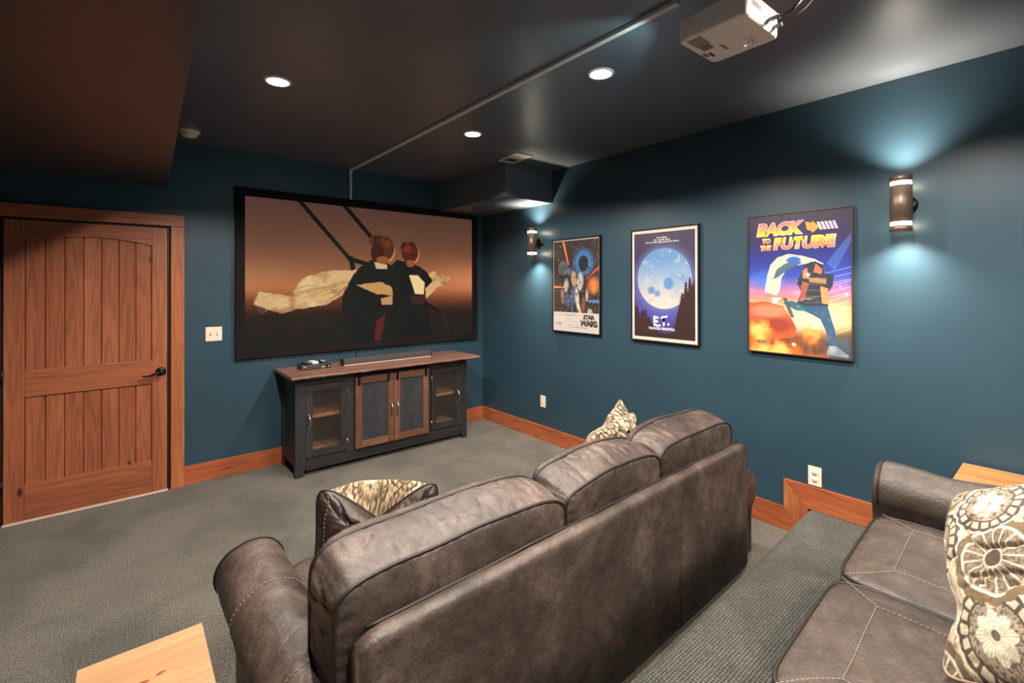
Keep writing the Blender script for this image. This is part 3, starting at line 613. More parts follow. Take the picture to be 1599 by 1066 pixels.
# ================================================================ ceiling fixtures
for i, (x, y) in enumerate(CANS):
    lb = ['recessed ceiling light nearest the smoke detector, above the TV wall', 'small recessed ceiling light beside the ceiling vent', 'bright recessed ceiling light in front of the projector', 'recessed ceiling light over the left of the front sofa'] + ['recessed ceiling light above the %s' % q for q in ('left end of the platform', 'middle of the rear sofa', 'passage behind the rear sofa, door side, added unseen for fill', 'passage behind the rear sofa, poster side, added unseen for fill')]
    t = empty('recessed_light', (x, y, H), label=lb[i], cat='ceiling light', group='recessed ceiling lights')
    m1 = MB(); m1.lathe([(0.056, -0.002), (0.058, -0.006), (0.068, -0.006), (0.073, -0.001), (0.073, 0.0)], seg=40); m1.build('trim_ring', M['wht'], t)
    m1 = MB(); m1.lathe([(0.0001, -0.0045), (0.057, -0.0045)], seg=40); m1.build('lens', M['canglow'], t)
t = empty('smoke_detector', (0.376, 4.2, H), label='round ivory smoke detector on dark ceiling near the soffit', cat='smoke detector')
m1 = MB(); m1.lathe([(0.0001, -0.012), (0.066, -0.012), (0.069, -0.004), (0.069, 0.0)], seg=36); m1.build('base', M['white'], t)
m1 = MB(); m1.lathe([(0.0001, -0.048), (0.030, -0.046), (0.044, -0.040), (0.050, -0.028), (0.052, -0.012)], seg=36); m1.build('cover', M['white'], t)
t = empty('ceiling_vent', (2.71, 3.235, H), label='cream rectangular air vent on ceiling against the duct box', cat='vent')
t.rotation_euler = (0, 0, -0.12)
m1 = MB()
for q in ((-.085, .085, -.16, -.138), (-.085, .085, .118, .14), (-.085, -.065, -.138, .118), (.065, .085, -.138, .118), (-.065, .065, -.018, -.004)): m1.box(*q, -.010, -.0005, .002)
m1.build('frame', M['vent'], t); MB().box(-.066, .066, -.139, .119, -.0025, -.0008).build('backing', M['ventdark'], t)
for k in range(9): 
    yy = -.13 + k * .013; MB().box(-.064, .064, yy, yy + .008, -.0075, -.003).build('slat', M['vent'], t)
for k in range(8):
    yy = .005 + k * .0135; MB().box(-.064, .064, yy, yy + .004, -.0065, -.003).build('slat', M['ventdark'], t)
# cable raceway: along the ceiling, down to the screen
t = empty('cable_raceway', (1.715, YB, H), label='thin light grey cable raceway running along ceiling to the screen', cat='raceway')
MB().box(-.014, .014, -(YB - 1.02), -.001, -.020, -.0005, .003).build('ceiling_channel', M['conduit'], t)
MB().box(-.011, .011, -.020, -.001, -(H - sz1 - fw) + .001, -.021, .003).build('wall_channel', M['conduit'], t)
MB().box(-.013, .013, -.023, -.0008, -.045, -.0006, .003).build('elbow_cover', M['conduit'], t)

# projector
t = empty('projector', (1.745, 0.835, 2.50), rz=-0.02, label='warm white ceiling-mounted projector with cables plugged in its rear', cat='projector')
bm = bmesh.new(); bmesh.ops.create_cube(bm, size=1.0)
for v in bm.verts: v.co = Vector((v.co.x * .265, v.co.y * .255, v.co.z * .088 + .044))
vert_e = [e for e in bm.edges if abs(e.verts[0].co.z - e.verts[1].co.z) > .05]
bmesh.ops.bevel(bm, geom=vert_e, offset=.026, segments=5, affect='EDGES', profile=.5)
low = [e for e in bm.edges if all(v.co.z < .001 for v in e.verts) and len(e.link_faces) == 2 and any(abs(f.normal.z) < .5 for f in e.link_faces)]
bmesh.ops.bevel(bm, geom=low, offset=.012, segments=3, affect='EDGES', profile=.6)
for v in bm.verts:
    if v.co.z > .05 and v.co.y > 0: v.co.z -= v.co.y * .12
me = bpy.data.meshes.new('housing'); bm.to_mesh(me); bm.free(); link('housing', me, M['projector'], t)
m1 = MB()
for k in range(7): m1.box(-.115 + k * .011, -.109 + k * .011, .045, .10, -.0012, .001)
m1.build('grille', M['projdark'], t, kind='stuff')
MB().box(-.045, .0, .055, .095, -.0015, .001, .0005).build('filter_cover', M['projdark'], t)
MB().box(.03, .07, .085, .095, -.0012, .001).build('latch', M['dark'], t); MB().box(.018, .055, .10, .116, -.001, .001).build('lens_shift_recess', M['projdark'], t)
m1 = MB()
for (x, y) in ((.05, -.06), (.062, -.06), (.074, -.06), (.062, -.048), (.062, -.072), (.09, -.05), (.09, -.065), (.035, -.05), (.035, -.07)): m1.lathe([(.0001, -.0014), (.003, -.0012), (.0035, .0)], c=(x, y, 0), seg=10)
m1.build('button_pad', M['projdark'], t, kind='stuff')
m1 = MB(); m1.lathe([(.0001, -.002), (.0035, -.0015), (.004, 0)], c=(.085, -.025, 0), seg=12); m1.build('status_lamp', M['led'], t)
m1 = MB(); m1.lathe([(.0001, .012), (.026, .012), (.030, .006), (.030, 0)], c=(.02, .128, .046), axis='y', seg=28); m1.build('lens_ring', M['dark'], t)
tm = text_mesh('EPSON', .02); 
for v in tm.vertices: v.co = Vector((.028 + v.co.x * .017, .035 - v.co.y * .0 + 0, -.0016)) + Vector((0, -v.co.y * .017, 0))
link('logo_lettering', tm, M['inkblack'], t)
MB().box(-.098, .098, -.1290, -.1265, .014, .066, .001).build('rear_port_panel', M['projector'], t)
m1 = MB()
for k in range(6): m1.box(-.09 + k * .012, -.083 + k * .012, -.1305, -.129, .045, .062)
m1.box(.02, .045, -.1305, -.129, .045, .06); m1.box(.055, .085, -.1305, -.129, .04, .055); m1.build('port_sockets', M['projdark'], t, kind='stuff')
m1 = MB(); m1.box(-.045, .045, -.05, .05, .0885, .10, .003); m1.tube([(0, 0, .10), (0, 0, H - 2.50 - .012)], .016, seg=16); m1.box(-.06, .06, -.06, .06, H - 2.50 - .014, H - 2.50 - .001, .003); m1.build('ceiling_mount', M['dark'], t)
pc = MB(); pc.box(.03, .045, -.165, -.131, .03, .042, .002); pc.tube([(.0375, -.163, .036), (.045, -.20, .04), (.065, -.225, .075), (.05, -.225, .13), (.0, -.20, .18), (-.03, -.15, .215), (-.03, -.10, .228)], .0052, seg=10)
pc.build('power_cable', M['charcoal'], None, label='thick grey power cable looping from rear of the projector', cat='cable'); o = bpy.data.objects['power_cable']; o.location = t.location
pc = MB(); pc.box(.075, .088, -.158, -.131, .02, .032, .002); pc.tube([(.0815, -.156, .026), (.09, -.18, .032), (.12, -.22, .07), (.155, -.27, .14), (.18, -.33, .20), (.2, -.38, .229)], .0022, seg=8)
pc.build('signal_cable', M['charcoal'], None, label='thin grey signal cable rising from projector rear to the ceiling', cat='cable'); o = bpy.data.objects['signal_cable']; o.location = t.location
sp = lamp('SPOT', (1.76, 0.985, 2.545), 10.0, (0.62, 0.96, 1.0), spot_size=math.radians(80), spot_blend=.55, shadow_soft_size=.02)
sp.rotation_euler = (Vector((0.02, 1.0, 0.10))).to_track_quat('-Z', 'Y').to_euler()

# ---------------------------------------------------------------- sconces
for (y, lb) in ((3.556, 'bronze cylinder up-down wall sconce near the room corner, left of posters'), (0.606, 'bronze cylinder up-down wall sconce right of the largest poster')):
    cx = XR - 0.11; t = empty('wall_sconce', (cx, y, 2.02), label=lb, cat='wall lamp', group='up-down wall sconces')
    def cyl(name, prof, mat): m1 = MB(); m1.lathe(prof, seg=40); m1.build(name, mat, t)
    r = .0485
    cyl('body', [(.02, -.098), (r, -.098), (r, .098), (.02, .098)], M['sconce'])
    cyl('cap_ring', [(r - .006, .118), (r, .118), (r, .150), (r - .004, .150), (r - .004, .120)], M['sconce'])
    cyl('cap_ring', [(r - .006, -.118), (r, -.118), (r, -.150), (r - .004, -.150), (r - .004, -.120)], M['sconce'])
    cyl('lit_ring', [(r - .007, -.119), (r - .004, -.117), (r - .004, -.099), (r - .007, -.098)], M['ringglow']); cyl('lit_ring', [(r - .007, .098), (r - .004, .099), (r - .004, .117), (r - .007, .119)], M['ringglow'])
    cyl('lens', [(.0001, .119), (r - .006, .119)], M['ringglow']); cyl('lens', [(.0001, -.119), (r - .006, -.119)], M['ringglow'])
    m1 = MB(); m1.lathe([(.0001, -.012), (.035, -.012), (.050, -.006), (.054, -.0005), (.054, .0)], c=(XR - .0005 - cx, 0, 0), axis='x'); m1.build('wall_plate', M['bronze'], t)
    MB().box(r - .004, XR - .012 - cx, -.016, .016, -.02, .02, .003).build('bracket', M['bronze'], t)
    m1 = MB(); m1.lathe([(.0001, -.006), (.004, -.005), (.005, 0)], c=(XR - .011 - cx, -.035, 0), axis='x', seg=12); m1.build('screw', M['silver'], t)
    for sg in (1, -1):
        lamp('SPOT', (cx, y, 2.02 + sg * .122), 95.0, (1.0, 0.85, 0.70), rot=(PI if sg > 0 else 0, 0, 0), spot_size=math.radians(120), spot_blend=1.0, shadow_soft_size=.03)

# ---------------------------------------------------------------- switch and outlet plates
t = empty('light_switch', (0.575, YB, 1.19), label='ivory double toggle switch plate between door and screen', cat='switch')
MB().box(-.058, .058, -.006, -.0005, -.058, .058, .002).build('plate', M['white'], t)
for x in (-.023, .023):
    m1 = MB(); m1.box(x - .005, x + .005, -.0075, -.006, -.012, .012); m1.build('toggle_slot', M['projdark'], t); MB().box(x - .0035, x + .0035, -.016, -.007, -.002, .010, .001).build('toggle', M['white'], t)
for y, z, lb, dup_ in ((3.51, .396, 'small ivory plate low on right wall, below the sconce near the corner', False), (1.052, .395, 'ivory duplex power outlet above the stepped baseboard by the platform', True)):
    t = empty('outlet_plate', (XR, y, z), label=lb, cat='outlet')
    MB().box(-.0065, -.0005, -.037, .037, -.059, .059, .002).build('plate', M['white'], t)
    if dup_:
        for dz in (-.022, .022):
            m1 = MB(); m1.lathe([(.0001, -.009), (.0165, -.009), (.0175, -.006)], c=(0, 0, dz), axis='x', seg=20); so = m1.build('socket', M['white'], t)
            m1 = MB(); m1.box(-.0098, -.0088, -.008, -.006, dz - .002, dz + .006); m1.box(-.0098, -.0088, .006, .008, dz - .002, dz + .006); m1.lathe([(.0001, -.0098), (.0025, -.0098), (.0025, -.0088)], c=(0, 0, dz - .009), axis='x', seg=8); m1.build('slots', M['dark'], so)
        m1 = MB(); m1.lathe([(.0001, -.0078), (.003, -.0072), (.0035, -.006)], axis='x', seg=10); m1.build('screw', M['silver'], t)
    else:
        MB().box(-.0085, -.006, -.016, .016, -.032, .032, .001).build('rocker', M['white'], t)

# ================================================================ media cabinet
cb = empty('media_cabinet', (0, 0, 0), label='charcoal farmhouse media cabinet with brown barn doors and wire mesh side doors', cat='cabinet')
def cbx(name, q, mat, b=.002, parent=cb): return MB().box(*q, b).build(name, mat, parent)
# live-edge-like top
xs_ = np.linspace(1.03, 2.868, 60); zt = .853; tv = []; 
for x in xs_:
    wob = .004 * noise.noise(Vector((x * 7, 0, 3))) + .003 * noise.noise(Vector((x * 23, 1, 3)))
    tv += [(x, 4.548, .826), (x, 4.0 + wob, .828 + wob), (x, 3.994 + wob, .836 + wob), (x, 3.997 + wob * .6, zt - .003), (x, 4.004, zt), (x, 4.548, zt)]
tf = [(i * 6 + k, i * 6 + (k + 1) % 6, (i + 1) * 6 + (k + 1) % 6, (i + 1) * 6 + k) for i in range(59) for k in range(6)] + [tuple(range(6)), tuple(59 * 6 + k for k in range(5, -1, -1))]
m1 = MB(); m1.add(tv, tf); m1.build('top', M['cabtop'], cb)
FY = 4.10
def leg(x0, x1, y0, y1, tx, ty):
    m1 = MB(); zs_ = [0.0, .10, .80]; v = []
    for z, s in zip(zs_, (1, 0, 0)): v += [(x0 + (tx if tx > 0 else 0) * s, y0 + (ty if ty > 0 else 0) * s, z), (x1 + (tx if tx < 0 else 0) * s, y0 + (ty if ty > 0 else 0) * s, z), (x1 + (tx if tx < 0 else 0) * s, y1 + (ty if ty < 0 else 0) * s, z), (x0 + (tx if tx > 0 else 0) * s, y1 + (ty if ty < 0 else 0) * s, z)]
    f = [(3, 2, 1, 0), (8, 9, 10, 11)] + [(k * 4 + i, k * 4 + (i + 1) % 4, k * 4 + 4 + (i + 1) % 4, k * 4 + 4 + i) for k in (0, 1) for i in range(4)]
    m1.add(v, f); m1.build('leg', M['cabinet'], cb)
leg(1.085, 1.168, FY, FY + .045, -.022, 0); leg(2.698, 2.775, FY, FY + .045, .022, 0); leg(1.085, 1.12, 4.47, 4.52, 0, 0); leg(2.74, 2.775, 4.47, 4.52, 0, 0)
cbx('top_rail', (1.168, 2.698, FY + .004, FY + .04, .757, .824), M['cabinetx']); cbx('bottom_rail', (1.168, 2.698, FY + .002, FY + .04, .045, .140), M['cabinetx'])
cbx('divider_stile', (1.513, 1.60, FY + .004, FY + .04, .14, .757), M['cabinet']); cbx('divider_stile', (2.28, 2.352, FY + .004, FY + .04, .14, .757), M['cabinet'])
cbx('side_panel', (1.095, 1.110, FY + .045, 4.47, .14, .80), M['cabinet']); cbx('side_panel', (2.750, 2.765, FY + .045, 4.47, .14, .80), M['cabinet'])
cbx('side_rail', (1.087, 1.098, FY + .045, 4.47, .085, .16), M['cabinetx']); cbx('side_rail', (1.087, 1.098, FY + .045, 4.47, .73, .81), M['cabinetx']); cbx('side_rail', (2.763, 2.773, FY + .045, 4.47, .085, .16), M['cabinetx'])
cbx('back_panel', (1.11, 2.75, 4.50, 4.512, .10, .80), M['cabinet']); cbx('floor_board', (1.11, 2.75, FY + .045, 4.50, .135, .150), M['shelf'])
cbx('shelf', (1.112, 1.545, FY + .08, 4.495, .455, .478), M['shelf']); cbx('shelf', (2.32, 2.748, FY + .08, 4.495, .455, .478), M['shelf'])
cbx('inner_divider', (1.55, 1.565, FY + .045, 4.49, .15, .78), M['cabinet']); cbx('inner_divider', (2.30, 2.315, FY + .045, 4.49, .15, .78), M['cabinet'])
def handle(parent, x, z, y):
    m1 = MB(); m1.box(x - .009, x + .009, y - .004, y, z + .045, z + .066, .002); m1.box(x - .009, x + .009, y - .004, y, z - .066, z - .045, .002)
    pts = [(x, y - .002, z + .055), (x, y - .018, z + .050), (x, y - .030, z + .028), (x, y - .034, z), (x, y - .030, z - .028), (x, y - .018, z - .050), (x, y - .002, z - .055)]
    m1.tube(pts, [.006, .006, .0065, .007, .0065, .006, .006], seg=8); m1.build('handle', M['silver'], parent)
def mesh_door(x0, x1, mx0, mx1, mz0, mz1, hx, hinge_x):
    y = FY - .004; d = MB(); d.box(x0, mx0, y, y + .022, .148, .752, .002); d.box(mx1, x1, y, y + .022, .148, .752, .002); d.box(mx0, mx1, y, y + .022, mz1, .752, .002); d.box(mx0, mx1, y, y + .022, .148, mz0, .002)
    o = d.build('door', M['cabinet'], cb)
    m1 = MB(); nr = 52; nc = 14; dz = (mz1 - mz0) / nr; dx = (mx1 - mx0) / nc; yy = y + .010; th = .0019
    v = []; f = []
    for r in range(nr):
        ph = r % 2; z = mz0 + (r + .5) * dz; base = len(v)
        for c in range(2 * nc + 1):
            x = mx0 + c * dx / 2; zz = z + (dz * .5 if (c + ph) % 2 == 0 else -dz * .5)
            v += [(x, yy, zz - th), (x, yy - .0015, zz + th)]
        for c in range(2 * nc): a = base + c * 2; f.append((a, a + 2, a + 3, a + 1))
    m1.add(v, f); m1.build('wire_mesh', M['wire'], o, kind='stuff'); handle(o, hx, .448, y)
    for z in (.66, .22):
        m1 = MB(); m1.tube([(hinge_x, y - .003, z - .028), (hinge_x, y - .003, z + .028)], .004, seg=8); m1.build('hinge', M['silver'], o)
mesh_door(1.170, 1.510, 1.222, 1.452, .208, .697, 1.192, 1.512); mesh_door(2.355, 2.696, 2.404, 2.627, .210, .706, 2.660, 2.353)
for x0, x1, hx in ((1.577, 1.939, 1.911), (1.943, 2.305, 1.969)):
    y = FY - .034; o = empty('barn_door', (0, 0, 0)); o.parent = cb; f_ = .060
    for q, mt, nm in (((x0, x0 + f_, y, y + .024, .146, .775), 'barn', 'stile'), ((x1 - f_, x1, y, y + .024, .146, .775), 'barn', 'stile'), ((x0 + f_, x1 - f_, y, y + .023, .715, .775), 'barnh', 'rail'), ((x0 + f_, x1 - f_, y, y + .023, .146, .206), 'barnh', 'rail')):
        MB().box(*q, .002).build(nm, M[mt], o)
    MB().box(x0 + f_ - .003, x1 - f_ + .003, y + .010, y + .018, .2, .72).build('panel', M['slate'], o); 
    handle(o, hx, .445, y)
    for xx in (x0 + .030, x1 - .055 if x0 < 1.7 else x1 - .032):
        m1 = MB(); m1.box(xx - .011, xx + .011, y - .005, y - .0005, .705, .818, .001); 
        for z in (.722, .748, .80): m1.lathe([(.0001, -.004), (.0045, -.003), (.005, 0)], c=(xx, y - .005, z), axis='y', seg=8)
        m1.build('strap_hanger', M['black'], o)
MB().box(1.58, 2.62 - .30, FY - .010, FY - .004, .787, .803, .001).build('sliding_rail', M['black'], cb)

# things on the cabinet
t = empty('soundbar', (2.005, 4.32, zt), label='long slim grey fabric soundbar on top of the media cabinet', cat='soundbar')
m1 = MB(); m1.box(-.455, .455, -.04, .04, .006, .062, .012); m1.build('grille', M['grey'], t); MB().box(-.45, .45, -.036, .036, .0005, .008, .002).build('base', M['threshold'], t)
MB().box(-.462, -.455, -.037, .037, .006, .06, .003).build('end_cap', M['dark'], t); MB().box(.455, .462, -.037, .037, .006, .06, .003).build('end_cap', M['dark'], t)
t = empty('disc_player', (1.312, 4.36, zt), label='small flat black media player box left of soundbar on cabinet', cat='media player')
MB().box(-.125, .125, -.075, .075, .003, .040, .003).build('housing', M['charcoal'], t); MB().box(-.12, .07, -.0765, -.0745, .006, .036, .001).build('front_panel', M['charcoal'], t); MB().box(.07, .123, -.0765, -.0745, .005, .038, .001).build('display_window', M['dark'], t)
for q in ((-.11, -.09, .024, .028), (.045, .058, .012, .018), (.062, .072, .012, .018), (.10, .112, .014, .02)): m1 = MB(); m1.box(q[0], q[1], -.0778, -.0765, q[2], q[3]); m1.build('marking', M['inkwhite'], t)
for x, y, w_, l_, h_, rz, mt, bt_, lb in ((-.075, 0, .032, .10, .014, .3, 'dark', 'projdark', 'small black remote on left end of the black player box'), (-.005, .01, .055, .10, .020, .15, 'wht', 'wht', 'white remote lying between two black remotes on player box'), (.075, .01, .045, .135, .016, -.05, 'dark', 'conduit', 'black remote with pale buttons on right end of player box')):
    r_ = empty('remote_control', (1.312 + x, 4.36 + y, zt + .0405), rz=rz, label=lb, cat='remote control')
    MB().box(-w_ / 2, w_ / 2, -l_ / 2, l_ / 2, 0, h_, .004).build('body', M[mt], r_)
    m1 = MB()
    for i in range(3):
        for j in range(5): m1.box(-w_ * .3 + i * w_ * .25, -w_ * .3 + i * w_ * .25 + w_ * .14, -l_ * .38 + j * l_ * .15, -l_ * .38 + j * l_ * .15 + l_ * .07, h_ - .001, h_ + .0015)
    m1.build('buttons', M[bt_], r_, kind='stuff')
m1 = MB(); m1.tube([(1.77, YB - .006, sz0 - fw - .001), (1.772, YB - .006, .92), (1.77, YB - .006, .86)], .003, seg=6); m1.build('cord', M['dark'], None, label='thin dark cord hanging from the screen to the cabinet', cat='cord')

# ================================================================ soft things
def fnoise(p, s=1.0, seed=0.0): return noise.noise(Vector((p[0] * s + seed, p[1] * s - seed, p[2] * s + seed * .37)))
def sq_map(a, b, n):
    r = np.maximum(np.abs(a), np.abs(b)); rr = np.where(r < 1e-9, 1, r); da, db = a / rr, b / rr
    s = 1 / (np.abs(da) ** n + np.abs(db) ** n) ** (1 / n); return a * s, b * s, r
def cushion(name, w_, d_, h_, xf, mat, parent, N=44, n=7, bulge=.03, bulge2=None, pad=.02, wr=.006, seed=0.0, K=14, post=None, pipes=(1, 1), pr=.0055, wrinkle_face=0.35, pmat=None):
    """boxy cushion, panels facing +-c axis (local a,b across, c thick); xf maps (a,b,c) to the parent's space"""
    g = np.linspace(-1, 1, N + 1); Aq, Bq = np.meshgrid(g, g, indexing='ij'); X, Y, r = sq_map(Aq, Bq, n); X = X * w_ / 2; Y = Y * d_ / 2
    puff = (1 - np.clip(r, 0, 1) ** 3.2) ** .62
    verts = []; faces = []
    def addgrid(sign):
        base = len(verts)
        for i in range(N + 1):
            for j in range(N + 1):
                p = [X[i, j], Y[i, j], sign * (h_ / 2 + (bulge if sign > 0 or bulge2 is None else bulge2) * puff[i, j])]
                q = fnoise(p, 7, seed + sign) * .010 * puff[i, j] + fnoise(p, 22, seed) * wr * wrinkle_face * (puff[i, j])
                edge = max(0, 1 - (1 - r[i, j]) * 7) * (r[i, j] < .999)
                th = math.atan2(Y[i, j], X[i, j]); q += math.sin((X[i, j] if abs(Bq[i, j]) > abs(Aq[i, j]) else Y[i, j]) * 150 + 5 * fnoise(p, 6, seed + 5)) * .0022 * edge
                p[2] += sign * q; verts.append(p)
        for i in range(N):
            for j in range(N):
                a = base + i * (N + 1) + j; f = (a, a + N + 1, a + N + 2, a + 1); faces.append(f if sign > 0 else f[::-1])
        return base
    b1 = addgrid(1); b2 = addgrid(-1)
    ring = [(i, 0) for i in range(N)] + [(N, j) for j in range(N)] + [(i, N) for i in range(N, 0, -1)] + [(0, j) for j in range(N, 0, -1)]
    rows = []
    for k in range(K + 1):
        if k == 0: rows.append([b2 + i * (N + 1) + j for i, j in ring]); continue
        if k == K: rows.append([b1 + i * (N + 1) + j for i, j in ring]); continue
        t = k / K; row = []
        for m_, (i, j) in enumerate(ring):
            x, y = X[i, j], Y[i, j]; i2, j2 = ring[(m_ + 1) % len(ring)]; i0, j0 = ring[m_ - 1]
            tx, ty = X[i2, j2] - X[i0, j0], Y[i2, j2] - Y[i0, j0]; L = math.hypot(tx, ty) + 1e-9; nx, ny = ty / L, -tx / L
            al = m_ / len(ring) * 2 * (w_ + d_)
            s_ = math.sin(PI * t) ** .7
            pw = noise.noise(Vector((al * 15 + seed, t * 1.3, seed))) * wr * 1.5 + noise.noise(Vector((al * 46 + seed, t * 1.5 + al * 2, seed))) * wr * .8
            cz_ = noise.noise(Vector((al * 27 + seed * 3, t * .9 + al * 1.2, seed + 4))); pw -= wr * 1.1 * math.exp(-(cz_ / .06) ** 2)
            off = pad * s_ + pw * s_
            row.append(len(verts)); verts.append([x + nx * off, y + ny * off, -h_ / 2 + h_ * t])
        rows.append(row)
    for k in range(K):
        for m_ in range(len(ring)): a, b = rows[k][m_], rows[k][(m_ + 1) % len(ring)]; faces.append((a, b, rows[k + 1][(m_ + 1) % len(ring)], rows[k + 1][m_]))
    def T(p):
        q = xf @ Vector(p); return post(q) if post else q
    m1 = MB(); m1.add([T(p) for p in verts], faces, True); o = m1.build(name, mat, parent)
    for sg, on in zip((-1, 1), pipes):
        if on:
            m1 = MB(); m1.tube([T([X[i, j] * 1.004, Y[i, j] * 1.004, sg * h_ / 2]) for i, j in ring], pr, closed=True, seg=7); m1.build('piping', pmat or M['piping'], o)
    return o
XZ = Matrix(((1, 0, 0, 0), (0, 0, -1, 0), (0, 1, 0, 0), (0, 0, 0, 1)))     # (a,b,c) -> (x, -c, z)
def arm_profile(top):
    """(s, z): s outward from the inner face"""
    cz = top - .112; pts = [(.030, .06), (.026, .30), (.022, cz - .06)]
    for a in np.linspace(200, -62, 28): a = math.radians(a); pts.append((.118 + .118 * math.cos(a), cz + .112 * math.sin(a)))
    pts += [(.168, cz - .14), (.165, .30), (.165, .06)]; return pts
def arm(parent, x_in, sgn, y0, y1, top0, top1, mat, seams=(), seed=0):
    """y0 rear, y1 front; top0 rear height, top1 front height"""
    st = [(y0, .93), (y0 + .006, .98), (y0 + .02, 1)] + [(y, 1) for y in np.linspace(y0 + .05, y1 - .06, 26)] + [(y1 - .035, 1.0), (y1 - .018, .99), (y1 - .008, .965), (y1 - .001, .92), (y1, .80), (y1 + .004, .5), (y1 + .006, .08)]
    v = []; f = []; np_ = len(arm_profile(.6))
    for y, sc in st:
        top = top0 + (top1 - top0) * (y - y0) / (y1 - y0); pr_ = arm_profile(top); cx, cz = .115, top * .55
        for (s, z) in pr_:
            s2, z2 = cx + (s - cx) * sc, cz + (z - cz) * sc
            w_ = fnoise((s2, y, z2), 6, seed) * .010 + fnoise((s2, y, z2), 19, seed) * .003
            v.append((x_in + sgn * (s2 + w_ * .8), y, z2 + w_))
    n = len(st)
    for i in range(n - 1):
        for k in range(np_): f.append((i * np_ + k, i * np_ + (k + 1) % np_, (i + 1) * np_ + (k + 1) % np_, (i + 1) * np_ + k))
    f += [tuple(range(np_)), tuple((n - 1) * np_ + k for k in range(np_))]
    m1 = MB(); m1.add(v, f, True); o = m1.build('arm', mat, parent)
    def path(y, skew=0.0, sc=1.0, dr=.002):
        out = []
        for k, (s, z) in enumerate(arm_profile(top0 + (top1 - top0) * (y - y0) / (y1 - y0))[3:27]):
            yy = y + skew * (k / 24 - .5); w_ = fnoise((s, yy, z), 6, seed) * .010 + fnoise((s, yy, z), 19, seed) * .003
            cx, cz = .135, z; L = 1 + dr / .115
            out.append((x_in + sgn * (.118 + (s - .118) * L + w_ * .8), yy, z + w_ + dr * .8))
        return out
    for y, skew in seams: dashes(path(y, skew), o)
    m1 = MB(); pth = path(y1 - .022, 0, 1, .001); m1.tube(pth, .004, seg=6); m1.build('piping', M['piping'], o)
    return o
def sofa(label, loc, rz, mat, panel, arms, cush, seats, back_z, seat_z, seams, depth=.92, seed=0.0, lean=.0):
    t = empty('sofa', loc, rz, label=label, cat='sofa')
    px0, px1, pz = panel
    # rear frame: padded slab with a sloped padded top edge
    v = []; f = []; N = 60; prof = [(0.0, .05), (0.0, pz * .5), (0.0, pz - .03), (.004, pz - .012), (.013, pz - .002), (.03, pz + .002), (.052, pz - .001), (.060, pz - .012), (.075, pz - .06), (.16, pz - .18), (.16, .05)]; n_ = len(prof)
    for i in range(N + 1):
        tt = i / N; x = px0 + (px1 - px0) * tt; e_ = min(i, N - i); rn = {0: .022, 1: .006}.get(e_, 0) if N > 20 else 0
        for k, (a, z) in enumerate(prof):
            zz = z - (rn * 1.0 if 1 < k < 8 else 0); aa = a + (rn * .5 if k < 4 else 0)
            w_ = fnoise((x, a, z), 5, seed) * .004 if 0 < k < 8 else 0
            for s_ in seams[1]:
                if k < 8: aa += .004 * math.exp(-((x - s_) / .010) ** 2)
            v.append((x, aa + w_, zz + w_ * .6))
    for i in range(N):
        for k in range(n_): f.append((i * n_ + k, i * n_ + (k + 1) % n_, (i + 1) * n_ + (k + 1) % n_, (i + 1) * n_ + k))
    f += [tuple(range(n_)), tuple(N * n_ + k for k in range(n_))]
    m1 = MB(); m1.add(v, f, True); bf = m1.build('back_frame', mat, t)
    m1 = MB(); m1.tube([(x, .054, pz + .001 + fnoise((x, 0, 0), 5, seed) * .003) for x in np.linspace(px0 + .03, px1 - .03, 60)], .005, seg=6); m1.build('piping', M['piping'], bf)
    for s_ in seams[1]: m1 = MB(); m1.tube([(s_, -.0005 + .004, .06), (s_, .003, pz * .5), (s_, .003, pz - .03)], .0016, seg=5); m1.build('seam', M['piping'], bf)
    for (xi, sg, y0, y1, a0, a1, sm) in arms: arm(t, xi, sg, y0, y1, a0, a1, mat, sm, seed + sg)
    lo, hi = arms[0][0] + .0, arms[1][0]
    MB().box(lo, hi, .10, depth - .06, .07, seat_z - .17, .01).build('seat_base', mat, t)
    for x in (lo - .08, hi + .08):
        for y in (.06, depth - .08): m1 = MB(); m1.lathe([(.0001, 0), (.022, 0), (.032, .065)], c=(x, y, 0), seg=16); m1.build('foot', M['dark'], t)
    for i, (x0, x1) in enumerate(seats):
        w_ = x1 - x0; d_ = depth - .20; xf = Matrix.Translation(((x0 + x1) / 2, .20 + d_ / 2 + .02, seat_z - .085))
        so = cushion('seat_cushion', w_ - .006, d_, .15, xf, mat, t, N=36, n=9, bulge=.022, pad=.016, seed=seed + i * 3, wr=.004)
        if seams[0]:
            zz = lambda x, y: seat_z - .0085 + .022 * (max(0, 1 - max(abs(x - (x0 + x1) / 2) / (w_ / 2), abs(y - (.22 + d_ / 2)) / (d_ / 2)) ** 3.2) ** .62)
            def S(pts):
                out = []
                for (a, b) in zip(pts, pts[1:]):
                    for q in np.linspace(0, 1, 14): x, y = a[0] + (b[0] - a[0]) * q, a[1] + (b[1] - a[1]) * q; p = (x - (x0 + x1) / 2, y - (.22 + d_ / 2), .0); out.append((x, y, zz(x, y) + fnoise((p[0], p[1], .075 + .022), 7, seed + i * 3 + 1) * .010 + .0025))
                return out
            yf_ = .22 + d_; xa, xb = x0 + .13, x1 - .13; yi = yf_ - .13
            dashes(S([(x0 + .02, yf_ - .02), (xa, yi), (xa, .25)]), so, .008, .004, .0010); dashes(S([(x1 - .02, yf_ - .02), (xb, yi), (xb, .25)]), so, .008, .004, .0010); dashes(S([(xa, yi), (xb, yi)]), so, .008, .004, .0010)
